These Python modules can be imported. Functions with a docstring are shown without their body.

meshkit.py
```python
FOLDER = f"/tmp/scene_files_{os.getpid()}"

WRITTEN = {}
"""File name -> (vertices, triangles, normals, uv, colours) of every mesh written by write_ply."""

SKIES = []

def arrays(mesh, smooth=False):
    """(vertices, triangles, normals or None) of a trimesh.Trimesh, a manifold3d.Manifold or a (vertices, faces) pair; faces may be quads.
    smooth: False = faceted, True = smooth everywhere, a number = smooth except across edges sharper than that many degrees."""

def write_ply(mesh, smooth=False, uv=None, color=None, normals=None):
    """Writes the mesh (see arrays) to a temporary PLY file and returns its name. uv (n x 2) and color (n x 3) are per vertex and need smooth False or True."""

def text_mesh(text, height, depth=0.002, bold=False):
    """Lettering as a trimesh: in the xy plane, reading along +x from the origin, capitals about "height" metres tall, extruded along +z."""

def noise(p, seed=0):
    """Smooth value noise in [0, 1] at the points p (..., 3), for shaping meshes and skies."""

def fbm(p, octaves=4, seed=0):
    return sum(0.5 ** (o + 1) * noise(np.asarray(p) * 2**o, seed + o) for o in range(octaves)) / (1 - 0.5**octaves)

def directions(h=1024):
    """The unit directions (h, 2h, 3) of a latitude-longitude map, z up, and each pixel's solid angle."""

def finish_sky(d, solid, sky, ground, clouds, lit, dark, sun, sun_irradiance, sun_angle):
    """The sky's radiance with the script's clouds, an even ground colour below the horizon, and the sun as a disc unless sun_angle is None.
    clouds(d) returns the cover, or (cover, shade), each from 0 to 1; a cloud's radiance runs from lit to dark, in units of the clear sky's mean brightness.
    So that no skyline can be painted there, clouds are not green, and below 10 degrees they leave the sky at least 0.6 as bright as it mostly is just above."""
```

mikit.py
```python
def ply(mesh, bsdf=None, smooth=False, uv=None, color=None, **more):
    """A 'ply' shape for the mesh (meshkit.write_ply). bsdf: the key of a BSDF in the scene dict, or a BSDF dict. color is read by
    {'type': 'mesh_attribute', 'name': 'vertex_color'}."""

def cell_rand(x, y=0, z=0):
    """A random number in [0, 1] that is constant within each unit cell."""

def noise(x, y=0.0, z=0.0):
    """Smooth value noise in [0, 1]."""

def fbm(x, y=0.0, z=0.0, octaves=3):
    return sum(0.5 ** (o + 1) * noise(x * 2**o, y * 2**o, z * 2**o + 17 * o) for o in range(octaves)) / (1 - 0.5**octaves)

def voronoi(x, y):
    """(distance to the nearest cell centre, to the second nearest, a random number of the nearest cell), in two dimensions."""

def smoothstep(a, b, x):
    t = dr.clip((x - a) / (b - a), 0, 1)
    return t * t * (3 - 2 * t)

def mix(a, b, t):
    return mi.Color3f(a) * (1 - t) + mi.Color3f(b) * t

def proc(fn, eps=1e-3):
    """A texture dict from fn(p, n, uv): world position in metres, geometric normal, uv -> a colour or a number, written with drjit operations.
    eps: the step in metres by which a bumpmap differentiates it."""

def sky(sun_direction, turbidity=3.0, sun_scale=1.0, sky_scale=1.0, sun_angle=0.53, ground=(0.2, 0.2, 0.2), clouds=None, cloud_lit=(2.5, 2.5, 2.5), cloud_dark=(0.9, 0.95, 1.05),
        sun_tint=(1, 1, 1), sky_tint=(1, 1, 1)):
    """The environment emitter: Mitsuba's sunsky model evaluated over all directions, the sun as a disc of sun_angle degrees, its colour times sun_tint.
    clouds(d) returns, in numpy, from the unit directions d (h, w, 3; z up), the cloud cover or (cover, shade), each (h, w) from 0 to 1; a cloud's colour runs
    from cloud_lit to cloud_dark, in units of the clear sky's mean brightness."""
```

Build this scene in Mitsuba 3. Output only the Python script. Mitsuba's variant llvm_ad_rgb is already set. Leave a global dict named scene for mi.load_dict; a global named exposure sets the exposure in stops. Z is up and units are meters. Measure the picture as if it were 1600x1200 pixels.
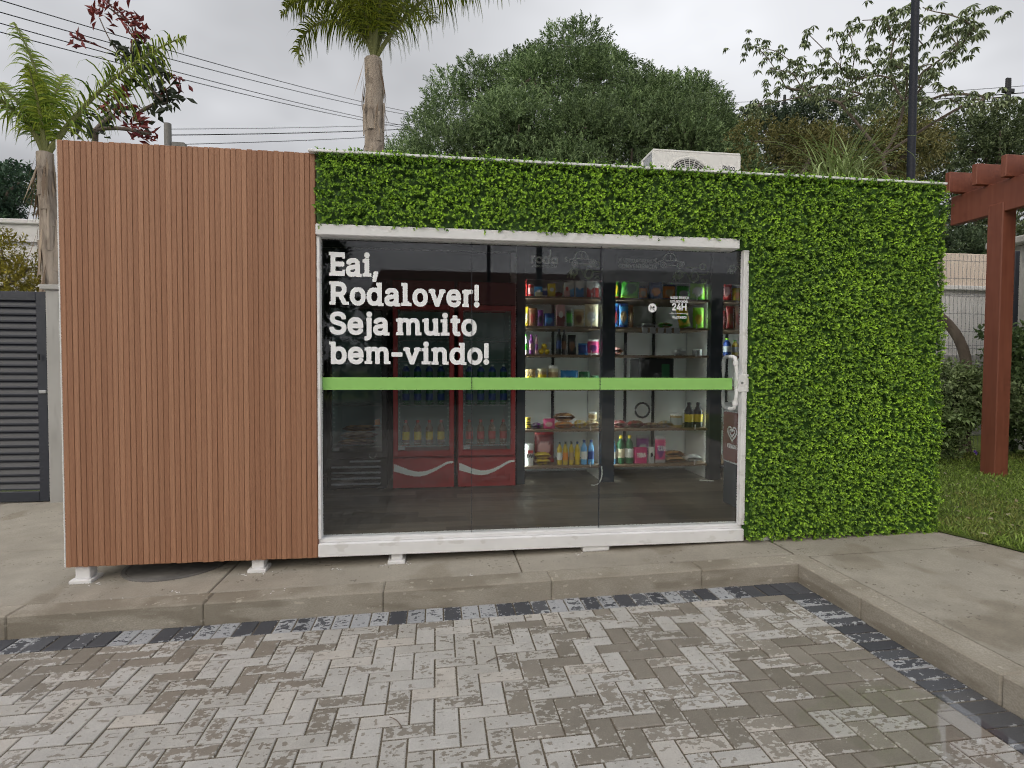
import math, random
import numpy as np, trimesh, shapely, drjit as dr
from shapely.geometry import Polygon, box as sbox
from shapely.ops import unary_union
from shapely import affinity
import mitsuba as mi
import mikit, meshkit
from mikit import noise, fbm, voronoi, cell_rand, smoothstep, mix

random.seed(7)
rng = np.random.default_rng(7)
T = mi.ScalarTransform4f
scene, labels = {}, {}

# ------------------------------------------------------------------ camera, sky, exposure
CAM = np.array([2.265, -3.7782, 1.3632])
FWD = np.array([0.1317, 0.9908, -0.0320])
UPV = np.array([-0.0003, 0.0323, 0.9995])
scene['camera'] = {'type': 'perspective', 'fov': 84.448, 'fov_axis': 'x', 'near_clip': 0.05, 'far_clip': 600.0,
                   'to_world': T().look_at(origin=CAM.tolist(), target=(CAM + FWD).tolist(), up=UPV.tolist())}


def overcast(d):
    """An overcast sky: brighter towards the zenith, with soft cloud lumps."""
    el = np.clip(d[..., 2], 0.0, 1.0)
    q = d / (el[..., None] + 0.25)
    n = meshkit.fbm(q * np.array([1.7, 1.7, 1.7]) + 6.1, 5, 11)
    m = meshkit.fbm(q * 0.5 + 9.1, 3, 5)
    g = (1 + 0.7 * el) / 1.7 * (0.13 + 1.50 * n + 0.48 * m)
    return np.ones_like(el), np.clip((3.0 - 2.55 * g) / (3.0 - 0.8), 0, 1)


scene['sky'] = mikit.sky((-0.50, -0.78, 0.60), turbidity=3, sun_scale=0.28, sun_angle=50, sun_tint=(0.86, 0.97, 1.16), clouds=overcast,
                         cloud_lit=(2.95, 3.0, 3.12), cloud_dark=(0.79, 0.805, 0.85), ground=(0.22, 0.21, 0.19))
exposure = 1.95

# ------------------------------------------------------------------ materials


def rgb(*c):
    return {'type': 'rgb', 'value': list(c)}


def pr(color, rough=0.5, spec=0.5, metal=0.0, two=True, **kw):
    c = rgb(*color) if isinstance(color, (tuple, list)) else color
    b = {'type': 'principled', 'base_color': c, 'roughness': rough, 'specular': spec, 'metallic': metal, **kw}
    return {'type': 'twosided', 'bsdf': b} if two else b


VC = {'type': 'mesh_attribute', 'name': 'vertex_color'}


def f_wood(p, n, uv):
    i = dr.floor(p.x / 0.0318)
    tone = cell_rand(i, 3)
    g = fbm(p.x * 260 + i * 7, p.z * 3.0, i * 3.1, 3)
    s = noise(p.x * 900, p.z * 14.0, i)
    c = mix((0.318, 0.155, 0.090), (0.405, 0.212, 0.128), tone)
    c = c * (0.80 + 0.32 * g)
    return c * (0.93 + 0.14 * s)


def f_concrete(p, n, uv):
    a = fbm(p.x * 1.3, p.y * 1.3, p.z, 4)
    b = fbm(p.x * 9, p.y * 9, p.z * 9 + 4, 3)
    c = noise(p.x * 160, p.y * 160, p.z * 160)
    d = smoothstep(0.60, 0.72, fbm(p.x * 3.1 + 7, p.y * 2.1, 5.0, 4))
    k = mix((0.285, 0.258, 0.215), (0.395, 0.365, 0.315), a)
    k = k * (0.80 + 0.28 * b) * (0.90 + 0.2 * c)
    k = mix(k, k * mi.Color3f(0.82, 0.80, 0.77), d)
    sp = smoothstep(0.84, 0.88, noise(p.x * 60, p.y * 60, 2.0)) * smoothstep(0.60, 0.66, noise(p.x * 9, p.y * 9, 8.0))
    return mix(k, (0.10, 0.09, 0.075), sp * 0.6)


def f_kerb(p, n, uv):
    b = fbm(p.x * 7, p.y * 7, p.z * 7, 4)
    c = noise(p.x * 170, p.y * 170, p.z * 170)
    d = smoothstep(0.48, 0.66, fbm(p.x * 3.0 + 3, p.y * 3.0, p.z * 12, 4))
    k = mix((0.27, 0.24, 0.195), (0.39, 0.36, 0.31), b) * (0.84 + 0.3 * c)
    k = mix(k, (0.18, 0.155, 0.12), d * 0.6)
    chip = smoothstep(0.70, 0.76, fbm(p.x * 26, p.y * 26, p.z * 40 + 2, 3))
    return mix(k, (0.50, 0.46, 0.39), chip * 0.55)


def paver_local(uv):
    """Each paver's uv holds its own random numbers before the point and the place on it, 0 to 1, after it."""
    kx, ky = dr.floor(uv.x), dr.floor(uv.y)
    lx = dr.select(kx - 2 * dr.floor(kx / 2) < 0.5, 0.20, 0.10)
    u, v = uv.x - kx, uv.y - ky
    edge = dr.minimum((0.5 - dr.abs(u - 0.5)) * lx, (0.5 - dr.abs(v - 0.5)) * (0.26 - lx))
    return cell_rand(kx, ky, 1), cell_rand(kx, ky, 2), edge


def paver_mask(p, uv, more=0.0):
    """1 where a paver has dried pale, 0 where it is still damp: the rims dry first, in ragged patches."""
    r, q, edge = paver_local(uv)
    big = fbm(p.x * 0.8 + 2.3, p.y * 1.1 + 1.7, 3.0, 3)
    fine = fbm(p.x * 38, p.y * 58, 1.5, 3)
    lim = 0.27 + (big - 0.42) * 0.95 + (r - 0.47) * 0.62 + 0.22 * smoothstep(2.4, 4.3, p.x - 0.25 * p.y) + more
    m = smoothstep(lim - 0.03, lim + 0.03, fine + 0.34 * dr.exp(-edge / 0.010) - 0.08)
    hole = smoothstep(0.80, 0.84, noise(p.x * 48 + 9, p.y * 84, 3.0)) * smoothstep(0.006, 0.012, edge)
    return m * (1 - 0.9 * hole)


def f_paver(p, n, uv):
    m = paver_mask(p, uv)
    r, q, edge = paver_local(uv)
    g = noise(p.x * 300, p.y * 300, p.z * 300)
    h = fbm(p.x * 14, p.y * 14, 2.0, 3)
    damp = mix((0.205, 0.185, 0.158), (0.275, 0.25, 0.22), q)
    dry = mix((0.40, 0.385, 0.36), (0.475, 0.465, 0.45), q)
    dry = mix(dry, (0.46, 0.415, 0.36), smoothstep(0.78, 0.95, q) * 0.5)
    return mix(damp, dry, m) * (0.88 + 0.2 * g) * (0.90 + 0.2 * h)


def f_paver_rough(p, n, uv):
    return 0.42 + 0.45 * paver_mask(p, uv)


def f_paver_dark(p, n, uv):
    r, q, edge = paver_local(uv)
    m = paver_mask(p, uv, 0.09)
    g = noise(p.x * 300, p.y * 300, p.z * 300)
    damp = mix((0.058, 0.062, 0.075), (0.095, 0.10, 0.115), q)
    dry = mix((0.30, 0.31, 0.33), (0.40, 0.41, 0.43), q)
    return mix(damp, dry, m) * (0.88 + 0.2 * g)


def f_sand(p, n, uv):
    a = fbm(p.x * 6, p.y * 6, 0.5, 3)
    g = noise(p.x * 350, p.y * 350, 1.0)
    return mix((0.095, 0.08, 0.062), (0.18, 0.155, 0.12), a) * (0.75 + 0.5 * g)


def f_floor(p, n, uv):
    i = dr.floor(p.y / 0.15)
    j = dr.floor((p.x + i * 0.37) / 0.9)
    g = fbm(p.x * 4, p.y * 90, i, 3)
    return mix((0.085, 0.075, 0.062), (0.15, 0.13, 0.105), cell_rand(i, j)) * (0.7 + 0.5 * g)


def f_pergola(p, n, uv):
    g = fbm(p.x * 30, p.y * 30, p.z * 2.5, 3)
    h = fbm(p.x * 3, p.y * 3, p.z * 3, 3)
    return mix((0.150, 0.043, 0.026), (0.265, 0.090, 0.054), g * 0.7 + h * 0.3)


def f_bark(p, n, uv):
    g = fbm(p.x * 18, p.y * 18, p.z * 3, 4)
    return mix((0.10, 0.08, 0.065), (0.24, 0.20, 0.17), g)


def f_palmbark(p, n, uv):
    g = fbm(p.x * 26, p.y * 26, p.z * 2.2, 4)
    h = smoothstep(0.55, 0.7, fbm(p.x * 9, p.y * 9, p.z * 5 + 3, 3))
    return mix(mix((0.20, 0.16, 0.13), (0.50, 0.43, 0.36), g), (0.15, 0.12, 0.10), h * 0.5)


def f_wallwhite(p, n, uv):
    a = fbm(p.x * 1.2, p.y * 1.2, p.z * 1.2, 4)
    s = fbm(p.x * 7 + p.y * 7, 3.0, p.z * 0.8, 3)
    return mix((0.66, 0.65, 0.645), (0.80, 0.79, 0.78), a) * (0.86 + 0.2 * s)


def f_wallcream(p, n, uv):
    a = fbm(p.x * 1.5, p.y * 1.5, p.z * 1.5, 4)
    return mix((0.60, 0.50, 0.42), (0.72, 0.62, 0.53), a)


def f_wallgrey(p, n, uv):
    a = fbm(p.x * 2, p.y * 2, p.z * 2, 4)
    s = smoothstep(0.55, 0.75, fbm(p.x * 9 + p.y * 9, 1.0, p.z * 1.6, 3))
    return mix((0.36, 0.355, 0.34), (0.47, 0.465, 0.45), a) * (1 - 0.18 * s)


def f_earth(p, n, uv):
    a = fbm(p.x * 2, p.y * 2, 0.0, 4)
    g = noise(p.x * 60, p.y * 60, 1.0)
    return mix((0.075, 0.105, 0.028), (0.13, 0.165, 0.048), a) * (0.7 + 0.5 * g)


def f_asphalt(p, n, uv):
    a = fbm(p.x * 0.8, p.y * 0.8, 0.0, 4)
    g = noise(p.x * 200, p.y * 200, 1.0)
    return mix((0.12, 0.115, 0.105), (0.2, 0.19, 0.175), a) * (0.75 + 0.5 * g)


def f_white(p, n, uv):
    a = fbm(p.x * 5, p.y * 5, p.z * 5, 3)
    d = smoothstep(0.62, 0.74, fbm(p.x * 14, p.y * 14, p.z * 22, 3))
    return mix(mix((0.75, 0.75, 0.76), (0.83, 0.83, 0.84), a), (0.52, 0.50, 0.46), d * 0.35)


def f_iron(p, n, uv):
    a = fbm(p.x * 8, p.y * 8, p.z, 3)
    return mix((0.12, 0.115, 0.11), (0.22, 0.21, 0.20), a)


def bump(b, fn, scale, eps=1e-3):
    inner = b['bsdf'] if b.get('type') == 'twosided' else b
    return {'type': 'twosided', 'bsdf': {'type': 'bumpmap', 'arbitrary': mikit.proc(fn, eps), 'scale': scale, 'bsdf': inner}}


M = dict(
    mat_leaf=pr(VC, 0.5, 0.3),
    mat_hedge=pr(VC, 0.42, 0.35),
    mat_print=pr(VC, 0.35, 0.45),
    mat_wood=pr(mikit.proc(f_wood), 0.55, 0.35),
    mat_concrete=bump(pr(mikit.proc(f_concrete), 0.85, 0.25), lambda p, n, uv: fbm(p.x * 70, p.y * 70, p.z * 70, 2), 0.0012),
    mat_kerb=bump(pr(mikit.proc(f_kerb), 0.85, 0.25), lambda p, n, uv: fbm(p.x * 60, p.y * 60, p.z * 60, 3), 0.003),
    mat_paver=pr(mikit.proc(f_paver), mikit.proc(f_paver_rough), 0.35),
    mat_paver_dark=pr(mikit.proc(f_paver_dark), mikit.proc(f_paver_rough), 0.35),
    mat_sand=pr(mikit.proc(f_sand), 0.95, 0.1),
    mat_floor=pr(mikit.proc(f_floor), 0.4, 0.4),
    mat_pergola=pr(mikit.proc(f_pergola), 0.5, 0.4),
    mat_bark=pr(mikit.proc(f_bark), 0.9, 0.15),
    mat_palmbark=pr(mikit.proc(f_palmbark), 0.9, 0.15),
    mat_wallwhite=pr(mikit.proc(f_wallwhite), 0.9, 0.2),
    mat_wallcream=pr(mikit.proc(f_wallcream), 0.9, 0.2),
    mat_wallgrey=pr(mikit.proc(f_wallgrey), 0.9, 0.2),
    mat_earth=pr(mikit.proc(f_earth), 0.95, 0.1),
    mat_asphalt=pr(mikit.proc(f_asphalt), 0.9, 0.2),
    mat_white=pr(mikit.proc(f_white), 0.4, 0.45),
    mat_iron=pr(mikit.proc(f_iron), 0.6, 0.5),
    mat_letter=pr((0.88, 0.89, 0.91), 0.5, 0.3),
    mat_stripe=pr((0.30, 0.60, 0.16), 0.6, 0.3),
    mat_panelwhite=pr((0.76, 0.79, 0.76), 0.5, 0.4),
    mat_charcoal=pr((0.034, 0.043, 0.056), 0.5, 0.4),
    mat_slate=pr((0.030, 0.034, 0.047), 0.4, 0.5),
    mat_postnavy=pr((0.018, 0.021, 0.032), 0.55, 0.3),
    mat_louvre=pr((0.36, 0.38, 0.41), 0.4, 0.5),
    mat_black=pr((0.015, 0.016, 0.018), 0.45, 0.4),
    mat_red=pr((0.36, 0.028, 0.03), 0.35, 0.5),
    mat_darkred=pr((0.11, 0.012, 0.016), 0.4, 0.5),
    mat_coolerin=pr((0.30, 0.42, 0.41), 0.5, 0.4),
    mat_brown=pr((0.15, 0.032, 0.024), 0.4, 0.4),
    mat_greyplastic=pr((0.42, 0.43, 0.44), 0.45, 0.4),
    mat_steel=pr((0.55, 0.56, 0.57), 0.35, 0.5, 0.9),
    mat_ac=pr((0.66, 0.65, 0.62), 0.45, 0.4),
    mat_chalk=pr((0.80, 0.82, 0.80), 0.9, 0.1),
    mat_chalkgreen=pr((0.36, 0.46, 0.30), 0.9, 0.1),
    mat_wire=pr((0.035, 0.036, 0.04), 0.6, 0.3),
    mat_mesh=pr((0.16, 0.17, 0.19), 0.5, 0.4),
    mat_roofred=pr((0.15, 0.095, 0.08), 0.8, 0.2),
    mat_windowdark=pr((0.03, 0.035, 0.04), 0.15, 0.6),
    mat_wood_shelf=pr((0.20, 0.14, 0.09), 0.5, 0.4),
    mat_glass={'type': 'thindielectric', 'int_ior': 1.5, 'ext_ior': 1.0, 'specular_transmittance': rgb(0.93, 0.96, 0.96)},
    mat_coolerglass={'type': 'thindielectric', 'int_ior': 1.5, 'ext_ior': 1.0, 'specular_transmittance': rgb(0.84, 0.92, 0.90)},
    mat_water={'type': 'thindielectric', 'int_ior': 1.33, 'ext_ior': 1.0},
)
scene.update(M)

# ------------------------------------------------------------------ mesh helpers


def cat(parts):
    vs, fs, o = [], [], 0
    for v, f in parts:
        v, f = np.asarray(v, float), np.asarray(f, int)
        if f.shape[1] == 4:
            f = np.vstack([f[:, [0, 1, 2]], f[:, [0, 2, 3]]])
        vs.append(v)
        fs.append(f + o)
        o += len(v)
    return np.vstack(vs), np.vstack(fs)


BOXV = np.array([[x, y, z] for x in (0, 1) for y in (0, 1) for z in (0, 1)], float)
BOXF = np.array([[0, 1, 3, 2], [4, 6, 7, 5], [0, 4, 5, 1], [2, 3, 7, 6], [0, 2, 6, 4], [1, 5, 7, 3]])


def bx(x0, x1, y0, y1, z0, z1):
    v = BOXV * [x1 - x0, y1 - y0, z1 - z0] + [x0, y0, z0]
    return v, np.vstack([BOXF[:, [0, 1, 2]], BOXF[:, [0, 2, 3]]])


def _cb_topology():
    d, b = 1.0, 0.2
    pts = []
    for sx in (-1, 1):
        for sy in (-1, 1):
            for sz in (-1, 1):
                for k in range(3):
                    e = [b, b, b]
                    e[k] = 0
                    pts.append([sx * (d - e[0]), sy * (d - e[1]), sz * (d - e[2])])
    pts = np.array(pts)
    hull = trimesh.convex.convex_hull(pts)
    idx = [int(np.argmin(np.linalg.norm(pts - v, axis=1))) for v in hull.vertices]
    return np.array(idx)[hull.faces]


CBF = _cb_topology()


def cb(x0, x1, y0, y1, z0, z1, b=0.004):
    """A box with chamfered edges."""
    c = np.array([x0 + x1, y0 + y1, z0 + z1]) / 2
    h = np.array([x1 - x0, y1 - y0, z1 - z0]) / 2
    b = min(b, h.min() * 0.6)
    pts = []
    for sx in (-1, 1):
        for sy in (-1, 1):
            for sz in (-1, 1):
                for k in range(3):
                    e = np.full(3, b)
                    e[k] = 0
                    pts.append(c + np.array([sx, sy, sz]) * (h - e))
    return np.array(pts), CBF


def tube(points, radii, sides=8, cap=True):
    p = np.asarray(points, float)
    r = np.broadcast_to(np.asarray(radii, float), (len(p),))
    t = np.gradient(p, axis=0)
    t /= np.linalg.norm(t, axis=1, keepdims=True) + 1e-12
    ref = np.array([0, 0, 1.0]) if abs(t[:, 2]).mean() < 0.8 else np.array([1.0, 0, 0])
    a = np.cross(t, ref)
    a /= np.linalg.norm(a, axis=1, keepdims=True) + 1e-12
    b = np.cross(t, a)
    ang = np.arange(sides) * 2 * np.pi / sides
    v = p[:, None] + r[:, None, None] * (np.cos(ang)[None, :, None] * a[:, None] + np.sin(ang)[None, :, None] * b[:, None])
    i, j = np.meshgrid(np.arange(len(p) - 1), np.arange(sides), indexing='ij')
    q = np.stack([i * sides + j, i * sides + (j + 1) % sides, (i + 1) * sides + (j + 1) % sides, (i + 1) * sides + j], -1).reshape(-1, 4)
    f = np.vstack([q[:, [0, 2, 1]], q[:, [0, 3, 2]]])
    v = v.reshape(-1, 3)
    if cap:
        n = len(v)
        v = np.vstack([v, p[:1], p[-1:]])
        k = np.arange(sides)
        f = np.vstack([f, np.stack([np.full(sides, n), k, (k + 1) % sides], 1),
                       np.stack([np.full(sides, n + 1), (len(p) - 1) * sides + (k + 1) % sides, (len(p) - 1) * sides + k], 1)])
    return v, f


def lathe(profile, c=(0, 0, 0), n=20):
    """profile: (r, z) from bottom to top."""
    pf = np.asarray(profile, float)
    ang = np.arange(n) * 2 * np.pi / n
    v = np.stack([pf[:, :1] * np.cos(ang), pf[:, :1] * np.sin(ang), np.broadcast_to(pf[:, 1:2], (len(pf), n))], -1).reshape(-1, 3)
    i, j = np.meshgrid(np.arange(len(pf) - 1), np.arange(n), indexing='ij')
    q = np.stack([i * n + j, i * n + (j + 1) % n, (i + 1) * n + (j + 1) % n, (i + 1) * n + j], -1).reshape(-1, 4)
    return v + np.asarray(c), np.vstack([q[:, [0, 1, 2]], q[:, [0, 2, 3]]])


def smooth_curve(pts, n=24):
    from scipy.interpolate import CubicSpline
    pts = np.asarray(pts, float)
    s = np.r_[0, np.cumsum(np.linalg.norm(np.diff(pts, axis=0), axis=1))]
    return CubicSpline(s, pts)(np.linspace(0, s[-1], n))


def numbered(name):
    if name not in USED:
        USED.add(name)
        return name
    k = 1
    while f'{name}_{k:03d}' in USED:
        k += 1
    USED.add(f'{name}_{k:03d}')
    return f'{name}_{k:03d}'


USED = set()


def thing(name, label, category, group=None):
    key = numbered(name)
    labels[key] = {'label': label, 'category': category}
    if group:
        labels[key]['group'] = group
    return key


def put(key, mesh, mat, smooth=False, color=None, uv=None, label=None, kind=None, own=False):
    """One mesh as one entry of the scene; a used key is numbered."""
    key = key if own else numbered(key)
    v, f = mesh
    if color is not None and smooth not in (True, False):
        sm = trimesh.graph.smooth_shade(trimesh.Trimesh(v, f, process=False), angle=np.radians(smooth), facet_minarea=None)
        v, f, smooth = np.array(sm.vertices), np.array(sm.faces), True
    if color is not None:
        color = np.broadcast_to(np.asarray(color, float), (len(v), 3))
    scene[key] = mikit.ply((v, f), mat, smooth=smooth, color=color, uv=uv)
    if label or kind:
        labels.setdefault(key, {})
        if label:
            labels[key]['label'] = label
        if kind:
            labels[key]['kind'] = kind
    return key


def solo(name, mesh, mat, label, category, group=None, **kw):
    key = put(name, mesh, mat, **kw)
    labels[key] = {'label': label, 'category': category}
    if group:
        labels[key]['group'] = group
    return key


SLOPE = 0.022


def gz(x):
    """Height of the pavement, which rises gently to the right."""
    return SLOPE * np.clip(x, -8.0, 9.0)


def sheet(xs, ys, dz):
    xs, ys = np.asarray(xs, float), np.asarray(ys, float)
    gx, gy = np.meshgrid(xs, ys, indexing='ij')
    v = np.stack([gx, gy, gz(gx) + dz], -1).reshape(-1, 3)
    n = len(ys)
    i, j = np.meshgrid(np.arange(len(xs) - 1), np.arange(n - 1), indexing='ij')
    q = np.stack([i * n + j, (i + 1) * n + j, (i + 1) * n + j + 1, i * n + j + 1], -1).reshape(-1, 4)
    return v, np.vstack([q[:, [0, 1, 2]], q[:, [0, 2, 3]]])


def tilt(m):
    v = np.array(m[0])
    v[:, 2] += gz(v[:, 0])
    return v, m[1]


def leaves(P, A, N, L, W, fold=0.25, bend=0.0):
    """Leaf blades as folded diamonds: base P, direction A, face normal N, length L, width W. Returns mesh and the index of each leaf per vertex."""
    P, A, N = np.asarray(P, float), np.asarray(A, float), np.asarray(N, float)
    A = A / (np.linalg.norm(A, axis=1, keepdims=True) + 1e-9)
    S = np.cross(A, N)
    S /= np.linalg.norm(S, axis=1, keepdims=True) + 1e-9
    N = np.cross(S, A)
    L = np.broadcast_to(np.asarray(L, float), (len(P),))[:, None]
    W = np.broadcast_to(np.asarray(W, float), (len(P),))[:, None]
    mid = P + A * L * 0.5
    tip = P + A * L - N * L * bend
    l = mid - S * W * 0.5 + N * W * fold
    r = mid + S * W * 0.5 + N * W * fold
    v = np.stack([P, r, tip, l], 1).reshape(-1, 3)
    k = np.arange(len(P))[:, None] * 4
    f = np.vstack([k + [0, 1, 2], k + [0, 2, 3]])
    return (v, f), np.repeat(np.arange(len(P)), 4)


def unit(v):
    return v / (np.linalg.norm(v, axis=-1, keepdims=True) + 1e-9)


def rdir(n):
    return unit(rng.normal(size=(n, 3)))


def tint(n, lo, hi, bias=1.0, idx=None):
    t = rng.random(n)[:, None] ** bias
    c = np.asarray(lo) * (1 - t) + np.asarray(hi) * t
    return c if idx is None else c[idx]


def glyphs(text, height, gap=0.075, space=0.28, bold=True, slab=True, weight=0.0):
    """Letter shapes as a shapely geometry, capitals HEIGHT tall, baseline at 0; with slab serifs if asked."""
    out, x = [], 0.0
    for ch in text:
        if ch == ' ':
            x += space
            continue
        m = meshkit.text_mesh(ch, 1.0, 0.01, bold=bold)
        tri = m.vertices[m.faces][:, :, :2][(m.face_normals[:, 2] > 0.9)]
        g = unary_union([Polygon(t).buffer(1e-4) for t in tri])
        if weight:
            g = g.buffer(weight, join_style=2)
        x0, y0, x1, y1 = g.bounds
        xh, t, s, st = 0.76, 0.155, 0.085, 0.2
        add = []
        if slab:
            L_ = lambda y: add.append(sbox(x0 - s, y, x0 + st, y + t))
            R_ = lambda y: add.append(sbox(x1 - st, y, x1 + s, y + t))
            if ch in 'ER':
                L_(y0); L_(y1 - t)
            if ch == 'R':
                R_(y0)
            if ch == 'E':
                add.append(sbox(x1 - 0.13, y0, x1, y0 + 0.30)); add.append(sbox(x1 - 0.13, y1 - 0.30, x1, y1))
            if ch == 'l':
                L_(y0); R_(y0); L_(y1 - t)
            if ch == 'b':
                L_(y1 - t)
            if ch == 'd':
                add.append(sbox(x1 - st - 0.1, y1 - t, x1, y1)); R_(y0)
            if ch == 'a':
                R_(y0)
            if ch == 'i':
                L_(y0); R_(y0); L_(xh - t)
            if ch == 'j':
                add.append(sbox(x1 - st - 0.1, xh - t, x1 - 0.02, xh))
            if ch in 'mnr':
                L_(y0); L_(xh - t)
                add.append(sbox(x0, y0, x0 + st + s, y0 + t))
            if ch in 'mn':
                R_(y0)
            if ch == 'u':
                L_(xh - t); R_(y0); add.append(sbox(x1 - st - s, xh - t, x1, xh))
            if ch == 'v':
                add.append(sbox(x0 - 0.04, xh - t, x0 + 0.30, xh)); add.append(sbox(x1 - 0.30, xh - t, x1 + 0.04, xh))
        g = unary_union([g] + add)
        bx0, _, bx1, _ = g.bounds
        out.append(affinity.translate(g, x - bx0, 0))
        x += bx1 - bx0 + gap
    return affinity.scale(unary_union(out), height, height, origin=(0, 0))


def extr(g, depth):
    g = g.simplify(1e-4) if g.geom_type else g
    gs = [q for q in getattr(g, 'geoms', [g]) if q.area > 1e-9]
    ms = [trimesh.creation.extrude_polygon(q, depth, engine='earcut') for q in gs]
    return cat([(m.vertices, m.faces) for m in ms])


def on_wall(mesh, x, y, z):
    """xy-plane mesh (z = thickness) stood up facing -y at (x, y, z)."""
    v = mesh[0]
    return np.stack([v[:, 0] + x, y - v[:, 2], v[:, 1] + z], 1), mesh[1]


def fit_text(text, height, width, **kw):
    g = glyphs(text, height, **kw)
    a, _, b, _ = g.bounds
    return affinity.translate(affinity.scale(g, width / (b - a), 1, origin=(0, 0)), -a * width / (b - a), 0)


def plain_text(text, height, width=None):
    m = meshkit.text_mesh(text, height, 0.0015, bold=True)
    v = np.array(m.vertices)
    if width:
        v[:, 0] *= width / v[:, 0].max()
    return v, np.array(m.faces)


def structure(key, mesh, mat, **kw):
    key = put(key, mesh, mat, **kw)
    labels.setdefault(key, {})['kind'] = 'structure'
    return key


# ------------------------------------------------------------------ ground, pavement, kerb, paving
structure('ground', sheet([-120, -60, -20, -8, -4, 0, 4, 9, 20, 60, 150], [-150, -60, -20, -6, 0, 6, 20, 60, 200], -0.17), 'mat_earth')
KY, KX = -0.455, 4.57        # faces of the two kerbs
PV = -0.118                  # paving below the pavement

# concrete pavement slabs, cut joints between them
structure('pavement', cat([sheet([-8, 4.60], [KY + 0.01, 2.62], -0.012), sheet([4.60, 5.98], [-9, 2.62], -0.012)]), 'mat_sand')
X1 = [-8, -5.1, -2.05, 0.93, 2.80, 4.655]
Y1 = [KY + 0.165, 0.77, 2.6]
for i in range(len(X1) - 1):
    for j in range(2):
        put('pavement__slab', tilt(cb(X1[i] + 0.004, X1[i + 1] - 0.004, Y1[j] + 0.004, Y1[j + 1] - 0.004, -0.14, 0.0, 0.005)), 'mat_concrete')


def lawn_edge(y):
    return np.interp(y, [-9, -4, -2, -0.54, -0.16, 0.02, 0.6, 3], [7.2, 6.75, 6.45, 6.14, 6.05, 5.98, 5.9, 5.85])


for ya, yb in ((-9, -5.2), (-5.192, -2.45), (-2.442, -0.36), (-0.352, 2.6)):
    ys = np.linspace(ya, yb, 9)
    x0 = KX + 0.152 if yb < -0.3 else 4.663
    pts = [(x0, ya), *[(lawn_edge(y), y) for y in ys], (x0, yb)]
    m = trimesh.creation.extrude_polygon(Polygon(pts), 0.14, engine='earcut')
    put('pavement__slab', tilt((np.array(m.vertices) + [0, 0, -0.14], m.faces)), 'mat_concrete')

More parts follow.
